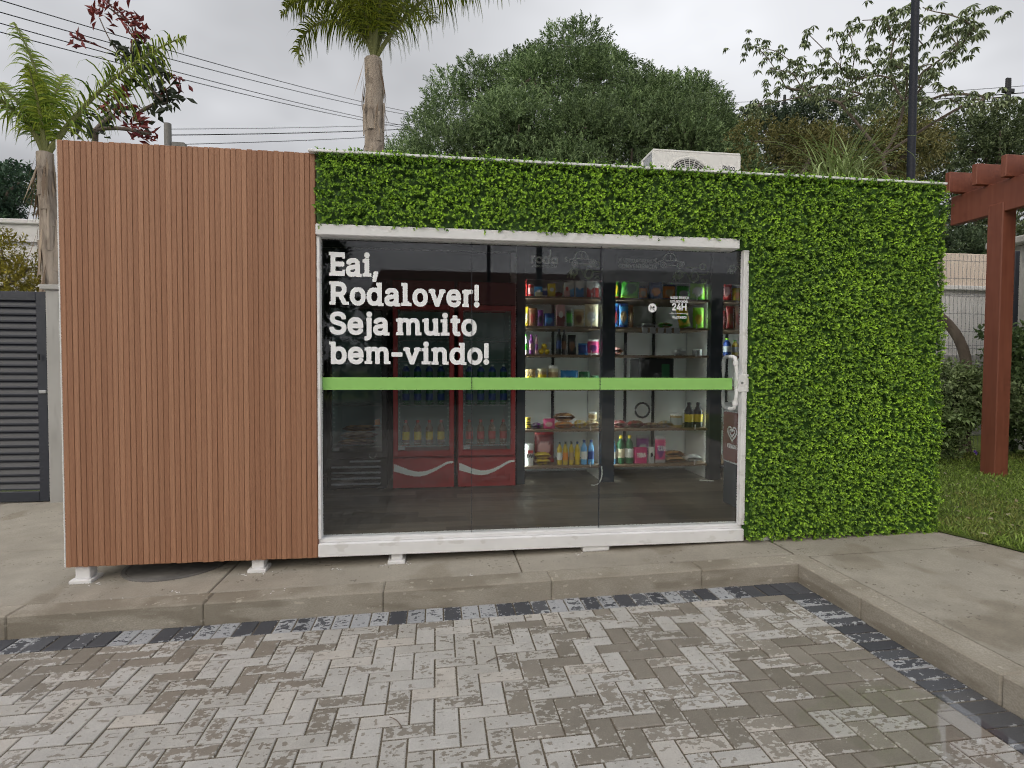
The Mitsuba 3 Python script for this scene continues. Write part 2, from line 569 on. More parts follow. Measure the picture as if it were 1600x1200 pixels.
structure('kerb', cat([tilt(bx(-8, KX + 0.14, KY + 0.015, KY + 0.15, -0.2, -0.02)), tilt(bx(KX + 0.015, KX + 0.14, -9, KY + 0.1, -0.2, -0.02))]), 'mat_sand')
xs = [-8] + [0.965 - k * 1.0 for k in range(8, -1, -1)] + [1.955, 2.957, 3.92, KX + 0.148]
for a, b in zip(xs[:-1], xs[1:]):
    e = rng.uniform(-0.003, 0.003)
    put('kerb__kerb_stone', tilt(cb(a + 0.0009, b - 0.0009, KY + e, KY + 0.156, -0.22, 0.003 + e, 0.008)), 'mat_kerb')
ys = [KY - 0.003, -1.0, -1.78, -2.75, -3.75, -4.75, -5.75, -6.75, -7.75, -8.75]
for b, a in zip(ys[:-1], ys[1:]):
    e = rng.uniform(-0.003, 0.003)
    put('kerb__kerb_stone', tilt(cb(KX + e, KX + 0.148, a + 0.0009, b - 0.0009, -0.22, 0.003 + e, 0.008)), 'mat_kerb')

def sunk(x, y):
    """How far the paving has sunk, in a shallow dip near the right kerb."""
    d = np.sqrt(((x - 4.17) / 0.9) ** 2 + ((y + 1.86) / 0.6) ** 2)
    return 0.0075 * np.clip((1.3 - d) / 0.5, 0, 1)


bed = sheet(np.r_[np.linspace(-8, 0, 5), np.linspace(1, KX + 0.03, 60)], np.r_[-9, -6, np.linspace(-3, KY + 0.03, 50)], PV - 0.0055)
bed[0][:, 2] -= sunk(bed[0][:, 0], bed[0][:, 1])
structure('paving', bed, 'mat_sand')
UX, UY = 0.1005, 0.082          # half a paver's length along and across the kerb


def paver(x0, x1, y0, y1):
    g, b = 0.0034 + rng.uniform(0, 0.0012), 0.003
    x0, x1, y0, y1 = x0 + g, x1 - g, y0 + g, y1 - g
    sk = float(sunk((x0 + x1) / 2, (y0 + y1) / 2))
    dz = PV + rng.normal(0, 0.0012) * (1 - 80 * sk) - sk
    tx, ty = rng.normal(0, 0.006, 2) * (1 - 110 * sk)
    top = np.array([[x0 + b, y0 + b, dz], [x1 - b, y0 + b, dz], [x1 - b, y1 - b, dz], [x0 + b, y1 - b, dz]])
    mid = np.array([[x0, y0, dz - b], [x1, y0, dz - b], [x1, y1, dz - b], [x0, y1, dz - b]])
    low = mid - [0, 0, 0.02]
    v = np.vstack([top, mid, low])
    c = v[:4].mean(0)
    v[:, 2] += (v[:, 0] - c[0]) * tx + (v[:, 1] - c[1]) * ty
    q = [[0, 1, 2, 3]] + [[4 + k, 4 + (k + 1) % 4, (k + 1) % 4, k] for k in range(4)] + [[8 + k, 8 + (k + 1) % 4, 4 + (k + 1) % 4, 4 + k] for k in range(4)]
    q = np.array(q)
    v[:, 2] += gz(v[:, 0])
    return v, np.vstack([q[:, [0, 1, 2]], q[:, [0, 2, 3]]])


pav = []
XB, YB = KX - 0.205, KY - 0.175      # inner limits of the field
nx, ny = int((XB + 8) / UX), int((YB + 9) / UY)
for i in range(nx + 2):
    for j in range(ny + 2):
        m = (i + j) % 4
        a, b = (2, 1) if m == 0 else (1, 2) if m == 2 else (0, 0)
        if not a:
            continue
        # (i + j) runs against the kerb, so the herringbone climbs to the right
        x1, y1 = XB - i * UX, YB - j * UY
        x0, y0 = max(x1 - a * UX, -8), max(y1 - b * UY, -9)
        if x1 - x0 > 0.03 and y1 - y0 > 0.03:
            pav.append((x0, x1, y0, y1, 0))
# half pieces where the pattern meets the border
cov = set()
for x0, x1, y0, y1, _ in pav:
    for a in range(round((XB - x1) / UX), round((XB - x0) / UX)):
        for b in range(round((YB - y1) / UY), round((YB - y0) / UY)):
            cov.add((a, b))
for a in range(nx):
    for b in range(ny):
        if (a, b) not in cov:
            pav.append((XB - (a + 1) * UX, XB - a * UX, YB - (b + 1) * UY, YB - b * UY, 0))
for k in range(int((KX + 8) / 0.103)):
    x1 = KX - 0.002 - k * 0.103
    pav.append((x1 - 0.103, x1, YB, KY - 0.002, 1))
for k in range(int((YB + 9) / 0.085)):
    y1 = YB - k * 0.085
    pav.append((XB, KX - 0.002, y1 - 0.085, y1, 1))


def seen_area(x0, x1, y0, y1):
    c = np.array([(x0 + x1) / 2, (y0 + y1) / 2, gz((x0 + x1) / 2) + PV]) - CAM
    r = np.cross(FWD, UPV)
    d = c @ FWD
    if d < 0.5 or abs(c @ r) > d * 0.93 or abs(c @ UPV) > d * 0.70:
        return 0.0
    return (x1 - x0) * (y1 - y0) / d ** 3


pav.sort(key=lambda p: -seen_area(*p[:4]))
rest = {0: [], 1: []}
count = 0
for p in pav:
    m = paver(*p[:4])
    uv = np.clip((m[0][:, :2] - [p[0], p[2]]) / [p[1] - p[0], p[3] - p[2]], 0.004, 0.996) + [2 * rng.integers(0, 400) + (p[1] - p[0] < p[3] - p[2]), rng.integers(0, 800)]
    if count < 300 and seen_area(*p[:4]) > 0:
        count += 1
        put('paving__paver', m, 'mat_paver_dark' if p[4] else 'mat_paver', uv=uv)
    else:
        rest[p[4]].append((m, uv))
for k, name in ((0, 'paving__further_pavers'), (1, 'paving__further_border_pavers')):
    put(name, cat([m for m, _ in rest[k]]), 'mat_paver_dark' if k else 'mat_paver', uv=np.vstack([u for _, u in rest[k]]), kind='stuff')
structure('road', sheet([-60, -20, -8, 0, 5, 9, 20, 60], [-22, -15, -9.01], PV - 0.02), 'mat_asphalt')
structure('roadside', sheet([-60, -20, -8.01], [-9, 0, 2.6], PV - 0.02), 'mat_asphalt')

# puddle in the sunk right corner of the paving
ang = np.linspace(0, 2 * np.pi, 40, endpoint=False)
rr = 1.15 + 0.16 * np.sin(3 * ang + 1) + 0.1 * np.sin(5 * ang) + 0.06 * np.sin(9 * ang + 2)
pud = Polygon(np.stack([4.17 + 0.40 * rr * np.cos(ang), -1.86 + 0.24 * rr * np.sin(ang)], 1)).intersection(sbox(-5, -5, KX - 0.005, 0))
pm = trimesh.creation.triangulate_polygon(pud, engine='earcut')
pvz = np.c_[pm[0], gz(pm[0][:, 0]) + PV - 0.0035]
structure('puddle', (pvz, pm[1]), 'mat_water')

# manhole lid half under the box
mh = thing('manhole_cover', 'round iron manhole cover in the pavement half under the wooden panel', 'manhole cover')
put(mh + '__rim', tilt(lathe([(0.325, 0.001), (0.325, 0.007), (0.30, 0.007), (0.297, 0.003)], (0.53, 0.27, 0), 48)), 'mat_iron')
put(mh + '__lid', tilt(lathe([(0.295, 0.002), (0.295, 0.006), (0.0, 0.006)], (0.53, 0.27, 0), 48)), 'mat_iron')

for i_, (x, y, L_, a) in enumerate(((2.55, -1.10, 0.11, 0.5), (2.10, -1.52, 0.09, 2.2), (3.05, -0.95, 0.07, 1.1), (1.2, -0.85, 0.06, 0.2), (3.6, -1.4, 0.08, 2.8))):
    d_ = np.array([math.cos(a), math.sin(a), 0]) * L_ / 2
    c_ = np.array([x, y, gz(x) + PV + 0.006])
    solo('twig', tube(smooth_curve([c_ - d_, c_ + [0.004, 0.006, 0.003], c_ + d_], 8), np.linspace(0.0032, 0.0015, 8), 5), 'mat_bark', ('longest brown twig, lying in the middle of the block paving', 'brown twig lying near the bottom edge, left of centre', 'brown twig lying right of the longest twig', 'short brown twig at the left, nearest the front kerb', 'brown twig lying at the right of the block paving')[i_], 'twig', 'twigs on the paving')
fl = []
for x, y in ((0.16, -0.03), (1.17, -0.02), (1.04, -0.03), (2.06, 0.0), (1.93, -0.02), (0.42, -0.30), (1.62, -0.05), (0.72, -0.25), (3.24, -0.03), (1.35, -0.35), (2.45, -0.30)):
    for _ in range(4):
        fl.append(tilt(cb(x + (q0 := rng.normal(0, 0.025)), x + q0 + rng.uniform(0.004, 0.014), y + (q1 := rng.normal(0, 0.015)), y + q1 + rng.uniform(0.003, 0.009), 0.0005, 0.003, 0.001)))
put('pavement__paint_flakes', cat(fl), 'mat_white', kind='stuff')

# ------------------------------------------------------------------ the kiosk
W, ZB, ZT, DEP = 5.96, 0.11, 2.71, 2.42
K = thing('kiosk', 'container shop with brown slatted panel, glass front and green foliage cladding on white feet', 'kiosk')
FL = 0.195
put(K + '__base_frame', cat([cb(0.02, 4.42, 0.03, 0.13, ZB + 0.012, FL - 0.002), cb(4.42, W - 0.03, 0.03, 0.13, 0.145, FL - 0.002),
                             cb(0.02, W - 0.03, DEP - 0.1, DEP, 0.145, FL - 0.002), cb(0.02, 0.12, 0.13, DEP - 0.1, 0.135, FL - 0.002), cb(W - 0.13, W - 0.03, 0.13, DEP - 0.1, 0.145, FL - 0.002)]), 'mat_white')
put(K + '__floor', bx(0.03, W - 0.04, 0.135, DEP - 0.005, FL - 0.045, FL), 'mat_floor')
put(K + '__roof', cat([cb(0.0, W - 0.01, 0.02, DEP + 0.02, ZT - 0.07, ZT - 0.005, 0.006)]), 'mat_white')
put(K + '__roof_trim', cat([cb(1.46, W + 0.015, -0.055, 0.03, ZT - 0.004, ZT + 0.012, 0.003), cb(W - 0.02, W + 0.015, 0.03, DEP, ZT - 0.004, ZT + 0.012, 0.003)]), 'mat_white')
put(K + '__ceiling', bx(0.06, W - 0.06, 0.10, DEP - 0.06, ZT - 0.115, ZT - 0.075), 'mat_charcoal')
put(K + '__side_wall', cat([bx(0.0, 0.05, 0.03, DEP, FL, ZT - 0.07)]), 'mat_white')
put(K + '__side_wall', cat([bx(W - 0.05, W - 0.01, 0.03, DEP, FL, ZT - 0.07)]), 'mat_white')
put(K + '__back_wall', cat([bx(0.05, W - 0.05, DEP - 0.05, DEP, FL, ZT - 0.07)]), 'mat_white')
put(K + '__wall_lining', cat([bx(0.052, 0.06, 0.12, DEP - 0.06, FL, ZT - 0.12), bx(0.06, 3.06, DEP - 0.062, DEP - 0.052, FL, ZT - 0.12)]), 'mat_charcoal')
put(K + '__front_wall', cat([bx(0.05, 1.49, 0.04, 0.115, FL, ZT - 0.075), bx(4.47, W - 0.05, 0.04, 0.115, FL, ZT - 0.075), bx(1.49, 4.47, 0.04, 0.115, 2.27, ZT - 0.075)]), 'mat_charcoal')
# fluted wood-look cladding
put(K + '__cladding', cat([bx(0.0, 1.496, -0.004, 0.024, ZB, ZT - 0.002)]), 'mat_wood')
put(K + '__corner_trim', cb(-0.008, 0.0, -0.012, 0.05, ZB - 0.002, ZT + 0.002, 0.002), 'mat_white')
NS = 47
pitch = 1.494 / NS
for k in range(NS):
    a = k * pitch + rng.choice([0.0004, 0.0008, 0.0012])
    b = (k + 1) * pitch - rng.choice([0.0004, 0.0008, 0.0012])
    d = rng.uniform(-0.0012, 0.0012)
    wob = rng.uniform(-0.0008, 0.0008)
    v, f = cb(a, b, -0.012 + d, -0.0045, ZB + rng.uniform(-0.002, 0.002), ZT + rng.uniform(-0.001, 0.004), 0.0028)
    v = np.array(v)
    v[:, 0] += wob * (v[:, 2] - 1.4)
    put(K + '__cladding__slat', (v, f), 'mat_wood')
# feet
for (x, yb, w, h) in ((0.075, 0.02, 0.085, 0.0), (1.115, 0.02, 0.075, 0.0), (2.0, 0.02, 0.075, 0.0)):
    z = gz(x)
    put(K + '__foot', cb(x - w / 2, x + w / 2, yb, yb + 0.08, z + 0.022, ZB + 0.012, 0.004), 'mat_white')
    put(K + '__foot_plate', cb(x - w * 0.72 - 0.005, x + w * 0.72, yb - 0.025, yb + 0.11, z - 0.002, z + 0.021, 0.003), 'mat_white')
put(K + '__support_block', tilt(cb(3.27, 3.46, 0.0, 0.10, -0.002, 0.046, 0.008)), 'mat_white')
put(K + '__support_block', tilt(cb(4.60, 4.74, 0.0, 0.10, -0.002, 0.046, 0.008)), 'mat_white')
for x in (0.5, 1.9, 3.4, 4.8, 5.7):
    put(K + '__rear_foot', cb(x - 0.05, x + 0.05, DEP - 0.1, DEP, gz(x) - 0.002, 0.147, 0.004), 'mat_white')

# window: frame, panes, stripe, lettering
Wn = K + '__window'
put(Wn, cat([cb(1.497, 4.455, -0.012, 0.105, ZB, FL + 0.003, 0.005), cb(1.497, 4.45, 0.012, 0.105, FL + 0.005, 0.226, 0.004)]), 'mat_white')
put(Wn + '__top_rail', cb(1.499, 4.372, -0.035, 0.10, 2.193, 2.262, 0.004), 'mat_white')
put(Wn + '__jamb', cb(1.499, 1.519, -0.006, 0.06, 0.228, 2.191, 0.003), 'mat_white')
put(Wn + '__jamb', cb(4.418, 4.456, -0.014, 0.036, 0.228, 2.19, 0.003), 'mat_white')
seams = [1.520, 2.497, 3.393, 4.417]
for k in range(3):
    a, b = seams[k] + 0.0015, seams[k + 1] - 0.0015
    y = 0.050 if k < 2 else 0.040
    put(Wn + '__glass_pane', (np.array([[a, y, 0.2265], [b, y, 0.2265], [b, y, 2.1925], [a, y, 2.1925]]), np.array([[0, 1, 2], [0, 2, 3]])), 'mat_glass')
    put(Wn + '__green_stripe', bx(a, b - (0.045 if k == 2 else 0), y - 0.004, y - 0.002, 1.200, 1.284), 'mat_stripe')
put(Wn + '__pane_edge', cat([bx(s - 0.0012, s + 0.0012, 0.038, 0.053, 0.2265, 2.1925) for s in seams[1:3]]), 'mat_slate')
for text, z, x, w, h in (('Eai,', 1.954, 1.566, 0.315, 0.139), ('Rodalover!', 1.766, 1.566, 0.983, 0.137), ('Seja muito', 1.572, 1.566, 0.965, 0.134), ('bem-vindo!', 1.379, 1.564, 1.052, 0.133)):
    put(Wn + '__lettering', on_wall(extr(fit_text(text, h, w, weight=0.028, gap=0.045), 0.0012), x, 0.048, z), 'mat_letter', label=f'white slab lettering {text} on the glass')
# small stickers on the sliding pane
st = [on_wall(plain_text('NOSSO SERVIÇO', 0.017, 0.135), 3.896, 0.038, 1.842), on_wall(plain_text('ESTÁ DISPONÍVEL', 0.017, 0.135), 3.896, 0.038, 1.815),
      on_wall(extr(fit_text('24H', 0.047, 0.107, slab=False, weight=0.02), 0.001), 3.910, 0.038, 1.763), on_wall(plain_text('FALE CONOSCO', 0.016, 0.105), 3.912, 0.038, 1.704),
      bx(3.886, 4.034, 0.0365, 0.0378, 1.736, 1.739)]
put(Wn + '__opening_sticker', cat(st), 'mat_letter', label='white sticker lettering with 24H on the sliding pane')
disc = shapely.Point(0, 0).buffer(0.031)
dog = unary_union([affinity.rotate(sbox(-0.014, -0.004, 0.008, 0.005), 0), sbox(-0.013, -0.017, -0.009, 0), sbox(0.003, -0.017, 0.007, 0), sbox(0.005, 0.0, 0.016, 0.012), affinity.rotate(sbox(-0.019, 0.002, -0.012, 0.005), 40)])
bar = affinity.rotate(sbox(-0.03, -0.0022, 0.03, 0.0022), -45, origin=(0, 0))
put(Wn + '__no_dogs_sticker', on_wall(extr(disc.difference(unary_union([dog, bar.intersection(shapely.Point(0, 0).buffer(0.027))])), 0.001), 3.765, 0.038, 1.775), 'mat_letter', label='round white sticker with a crossed dog')
# handle and lock of the sliding pane
hp = np.array([(4.352, 0.034, 1.437), (4.350, -0.005, 1.436), (4.350, -0.030, 1.428), (4.351, -0.042, 1.405), (4.355, -0.050, 1.33), (4.357, -0.053, 1.25), (4.355, -0.050, 1.17), (4.351, -0.042, 1.095), (4.350, -0.030, 1.072), (4.350, -0.005, 1.064), (4.352, 0.034, 1.063)])
put(Wn + '__handle', cat([tube(hp, 0.0135, 10), tube([(4.351, -0.044, 1.375), (4.351, -0.042, 1.405)], 0.019, 12), tube([(4.351, -0.042, 1.095), (4.351, -0.044, 1.125)], 0.019, 12)]), 'mat_white', smooth=40)
hi = hp * [1, -1, 1] + [0.0, 0.085, 0]
put(Wn + '__inner_handle', tube(hi, 0.0135, 10), 'mat_greyplastic', smooth=40)
put(Wn + '__lock', cat([cb(4.385, 4.468, -0.018, 0.036, 1.185, 1.312, 0.004)]), 'mat_white')
put(Wn + '__lock__keyhole', tube([(4.415, -0.021, 1.25), (4.415, -0.014, 1.25)], 0.0095, 14), 'mat_steel')

# artificial foliage cladding
HZ = lambda x: np.where(x < 4.37, 2.268, 0.0)


def hedge_points(n):
    out = []
    A1, A2, A3 = (4.46 - 1.5) * 0.44, 1.5 * 2.58, 0.10 * 2.6
    tot = A1 + A2 + A3
    u = rng.random(n)
    a = u < A1 / tot
    b = (u >= A1 / tot) & (u < (A1 + A2) / tot)
    c = ~a & ~b
    P = np.zeros((n, 3)); N = np.zeros((n, 3))
    xa = rng.uniform(1.505, 4.46, a.sum())
    P[a] = np.c_[xa, np.full(a.sum(), -0.01), np.where(xa > 4.38, 2.20, 2.275) + rng.random(a.sum()) * np.where(xa > 4.38, 0.505, 0.43)]
    P[b] = np.c_[rng.uniform(4.465, W + 0.01, b.sum()), np.full(b.sum(), -0.01), rng.uniform(0.135, 2.705, b.sum())]
    P[c] = np.c_[np.full(c.sum(), W + 0.01), rng.uniform(-0.01, 0.10, c.sum()), rng.uniform(0.15, 2.70, c.sum())]
    N[a | b] = [0, -1, 0]
    N[c] = [1, -0.2, 0]
    e = (P[:, 0] > W - 0.03) & ~c
    N[e] = unit(np.array([0.5, -1, 0.0]))
    e = P[:, 2] > 2.665
    N[e] += [0, 0, 0.5]
    e = (P[:, 2] < 0.2)
    N[e] += [0, 0, -0.4]
    e = (P[:, 0] < 4.37) & (P[:, 2] < 2.31)
    N[e] += [0, 0, -0.45]
    return P, unit(N)


ns = 18500
P, N = hedge_points(ns)
lump = meshkit.fbm(P * 3.2, 3, 3) - 0.5
fine = meshkit.fbm(P * 17.0, 3, 9) - 0.5
D = unit(N + rdir(ns) * 0.55 + np.array([0, 0, 0.12]))
Ls = np.clip(0.040 + 0.055 * lump + 0.075 * fine, 0.012, 0.085) * np.where(rng.random(ns) < 0.05, 1.55, 1.0)
verts, cols = [], []
per = 9
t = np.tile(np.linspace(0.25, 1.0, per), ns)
base = np.repeat(P, per, 0) + np.repeat(D, per, 0) * (np.repeat(Ls, per) * t)[:, None]
side = unit(np.cross(np.repeat(D, per, 0), rdir(ns * per)))
ax = unit(side * 0.85 + np.repeat(D, per, 0) * (0.25 + 0.55 * t)[:, None])
nn = unit(np.repeat(D, per, 0) * 1.0 - side * 0.3 + rdir(ns * per) * 0.35)
ll = rng.uniform(0.011, 0.0205, ns * per) * np.repeat(rng.uniform(0.8, 1.25, ns), per)
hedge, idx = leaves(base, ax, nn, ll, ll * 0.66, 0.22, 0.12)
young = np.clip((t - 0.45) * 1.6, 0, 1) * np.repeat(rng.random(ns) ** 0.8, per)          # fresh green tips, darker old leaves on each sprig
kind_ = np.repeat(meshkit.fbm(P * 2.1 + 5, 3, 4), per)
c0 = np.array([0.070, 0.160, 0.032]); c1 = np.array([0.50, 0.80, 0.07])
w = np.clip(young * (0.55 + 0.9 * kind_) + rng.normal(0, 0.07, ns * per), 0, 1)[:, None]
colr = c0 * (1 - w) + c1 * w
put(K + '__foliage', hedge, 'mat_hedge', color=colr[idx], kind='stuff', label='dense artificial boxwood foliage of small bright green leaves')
put(K + '__foliage_mat', cat([bx(1.5, 4.378, 0.0, 0.035, 2.275, ZT - 0.012), bx(4.378, 4.456, 0.0, 0.035, 2.195, ZT - 0.012), bx(4.457, W + 0.004, 0.0, 0.035, 0.145, ZT - 0.012), bx(W - 0.008, W + 0.006, 0.036, 0.10, 0.16, ZT - 0.012)]), 'mat_leaf', color=(0.06, 0.135, 0.028))
nt = 700
Pt = np.c_[rng.uniform(1.52, W, nt), rng.uniform(-0.065, -0.01, nt), rng.uniform(2.665, 2.705, nt)]
m_, ix = leaves(np.repeat(Pt, 5, 0) + np.array([0, 0, 1]) * np.tile(np.linspace(0, 0.045, 5), nt)[:, None] * np.repeat(rng.random(nt), 5)[:, None], rdir(nt * 5) * 0.8 + [0, 0, 0.7], rdir(nt * 5), 0.02, 0.013)
put(K + '__foliage_tips', m_, 'mat_hedge', color=tint(nt * 5, (0.06, 0.16, 0.015), (0.24, 0.44, 0.03), 1, ix), kind='stuff')

# ------------------------------------------------------------------ inside: shelving
S = thing('shelf_unit', 'black framed shelving with wooden shelves and a chalk drawn header along the back wall', 'shelving')
SY, SB = 1.72, 2.30
UP = [(3.055, 3.125), (3.915, 4.035), (5.06, 5.18)]
BAY = [(3.127, 3.913), (4.037, 5.058), (5.182, 5.90)]
for a, b in UP:
    put(S + '__upright', cb(a - 0.013, b, SY - 0.02, SY + 0.06, FL, 2.59, 0.003), 'mat_charcoal')
    put(S + '__side_panel', cat([bx(a + 0.005, a + 0.02, SY + 0.061, SB, FL, 2.2), bx(b - 0.02, b - 0.005, SY + 0.061, SB, FL, 2.2)]), 'mat_panelwhite')
LED = (7.0, 7.8, 7.4)
ZS = [0.36, 0.728, 1.14, 1.48, 1.762, 2.055]
for i, (a, b) in enumerate(BAY):
    for z in ZS:
        put(S + '__shelf_board', cat([cb(a, b, SY + 0.02, SB, z - 0.022, z - 0.001, 0.002)]), 'mat_wood_shelf')
    put(S + '__back_panel', bx(a, b, SB + 0.002, SB + 0.02, 0.22, 2.2), 'mat_panelwhite')
    put(S + '__rail', cat([bx(a + (b - a) * q - 0.014, a + (b - a) * q + 0.014, SB - 0.018, SB + 0.001, 0.24, 2.19) for q in ((0.3, 0.62) if i == 1 else (0.5,))]), 'mat_black')
    put(S + '__header', bx(a, b, SY - 0.005, SY + 0.015, 2.215, 2.592), 'mat_charcoal')
    for q0, q1, lv_ in ((a - 0.005, a, 1.0), (b, b + 0.005, 0.45)):
        key = put(S + '__light_strip', bx(q0 + 0.0005, q1 - 0.0005, SY + 0.064, SY + 0.074, 0.24, 2.19), 'mat_letter', label='white light strip beside a black post')
        scene[key]['emitter'] = {'type': 'area', 'radiance': rgb(*[c_ * lv_ for c_ in LED])}
    put(S + '__price_tag', cat([bx(a + (b - a) * 0.85, a + (b - a) * 0.85 + 0.008, SY + 0.012, SY + 0.018, z - 0.012, z + 0.04) for z in ZS]), 'mat_letter')


def doodle(paths, x, z, s, mat, key):
    parts = []
    for pth in paths:
        q = smooth_curve(np.array([(a * s + x, SY - 0.007, b * s + z) for a, b in pth]), max(10, len(pth) * 5))
        parts.append(tube(q, 0.0042, 5))
    put(key, cat(parts), mat)


def ring(cx, cz, r, n=10):
    return [(cx + r * math.cos(t_), cz + r * math.sin(t_)) for t_ in np.linspace(0, 2 * np.pi, n)]


car = [[(-1.0, 0.1), (-1.05, 0.35), (-0.75, 0.42), (-0.5, 0.85), (0.2, 0.9), (0.45, 0.42), (0.95, 0.36), (1.05, 0.1)], [(-0.35, 0.08), (0.4, 0.08)], ring(-0.65, 0.08, 0.22), ring(0.7, 0.08, 0.22),
       ring(-0.65, 0.08, 0.09, 8), ring(0.7, 0.08, 0.09, 8), [(-0.1, 0.85), (-0.08, 0.45)], [(-0.5, 0.45), (0.4, 0.45)], [(-1.35, 0.2), (-1.2, 0.3), (-1.4, 0.42), (-1.25, 0.55)]]
scrib = [ring(-0.7, 0.0, 0.3), ring(-0.7, 0.0, 0.2), [(-0.5, 0.1), (0.0, -0.1), (0.2, -0.4), (0.6, -0.35), (0.75, 0.0), (1.4, 0.05), (1.5, 0.3)], [(0.1, 0.6), (0.3, 0.2), (0.2, -0.2), (0.5, -0.6)], ring(0.45, -0.15, 0.35),
         [(-1.2, -0.5), (-1.0, -0.1), (-0.95, -0.5), (-0.8, -0.1), (-0.7, -0.55)], [(-0.2, 0.5), (0.3, 0.55), (0.9, 0.5)], ring(1.1, 0.6, 0.22), [(1.0, -0.5), (1.15, -0.3), (1.3, -0.5), (1.45, -0.3)]]
doodle(car, 3.70, 2.37, 0.13, 'mat_chalk', S + '__header__car_drawing')
doodle(scrib, 3.70, 2.30, 0.13, 'mat_chalkgreen', S + '__header__chalk_drawing')
doodle(car, 4.62, 2.38, 0.13, 'mat_chalk', S + '__header__car_drawing')
doodle(scrib, 4.80, 2.30, 0.14, 'mat_chalkgreen', S + '__header__chalk_drawing')
doodle(scrib, 5.36, 2.38, 0.11, 'mat_chalkgreen', S + '__header__chalk_drawing')
hand = [[(0.04, 0.55), (0.02, 0.28), (0.0, 0.0)], [(0.02, 0.34), (0.12, 0.52), (0.27, 0.54)], ring(0.58, 0.27, 0.22, 14), ring(1.14, 0.26, 0.22, 14), [(1.44, 1.05), (1.38, 0.5), (1.35, 0.12), (1.42, 0.0)], ring(1.78, 0.26, 0.22, 14), [(2.03, 0.50), (1.99, 0.2), (2.08, 0.0)]]
parts = [tube(smooth_curve([(a * 0.125 + 3.185, SY - 0.008, b * 0.125 + 2.372) for a, b in pth], 30), 0.0105, 6) for pth in hand]
put(S + '__header__shop_name', cat(parts), 'mat_chalk', label='chalk white roda lettering on the header')
put(S + '__header__shop_name_line', on_wall(plain_text('CONVENIÊNCIA', 0.018, 0.25), 3.19, SY - 0.006, 2.335), 'mat_chalk')
put(S + '__header__slogan', cat([on_wall(plain_text('A VERDADEIRA', 0.037, 0.36), 4.062, SY - 0.006, 2.405), on_wall(plain_text('CONVENIÊNCIA', 0.037, 0.405), 4.062, SY - 0.006, 2.352)]), 'mat_chalk')

# ------------------------------------------------------------------ products
C = dict(red=(0.48, 0.035, 0.03), darkred=(0.19, 0.02, 0.02), blue=(0.05, 0.25, 0.55), navy=(0.02, 0.05, 0.22), white=(0.75, 0.77, 0.74), cream=(0.68, 0.62, 0.42), yellow=(0.68, 0.50, 0.03), green=(0.06, 0.42, 0.03),
         lime=(0.25, 0.60, 0.03), darkgreen=(0.02, 0.11, 0.04), orange=(0.70, 0.24, 0.03), brown=(0.16, 0.07, 0.03), tan=(0.42, 0.30, 0.15), purple=(0.20, 0.04, 0.22), pink=(0.60, 0.06, 0.20), skyblue=(0.16, 0.42, 0.72),
         black=(0.02, 0.02, 0.022), oil=(0.55, 0.42, 0.04), grey=(0.4, 0.42, 0.43), palepink=(0.6, 0.36, 0.36), bread=(0.50, 0.28, 0.11))


def pouch_mesh(w, h, d, nx_=12, nz_=14):
    u, v = np.meshgrid(np.linspace(-1, 1, nx_), np.linspace(0, 1, nz_), indexing='ij')
    fat = (1 - np.abs(u) ** 3) ** 0.7 * np.sin(np.pi * np.clip(v * 0.94 + 0.05, 0, 1)) ** 0.55
    crease = 0.10 * (meshkit.noise(np.stack([u * 4, v * 5, u * 0 + rng.random() * 50], -1)) - 0.5)
    yf = -(fat + crease * fat) * d / 2
    xx = u * w / 2 * (1 - 0.10 * np.sin(np.pi * v) * 0)
    f = np.stack([xx, yf, v * h], -1).reshape(-1, 3)
    b = np.stack([xx, -yf, v * h], -1).reshape(-1, 3)
    i, j = np.meshgrid(np.arange(nx_ - 1), np.arange(nz_ - 1), indexing='ij')
    q = np.stack([i * nz_ + j, (i + 1) * nz_ + j, (i + 1) * nz_ + j + 1, i * nz_ + j + 1], -1).reshape(-1, 4)
    m = cat([(f, q), (b, q[:, ::-1])])
    uvv = np.c_[np.r_[u.ravel(), u.ravel()], np.r_[v.ravel(), v.ravel()]]
    return m, uvv


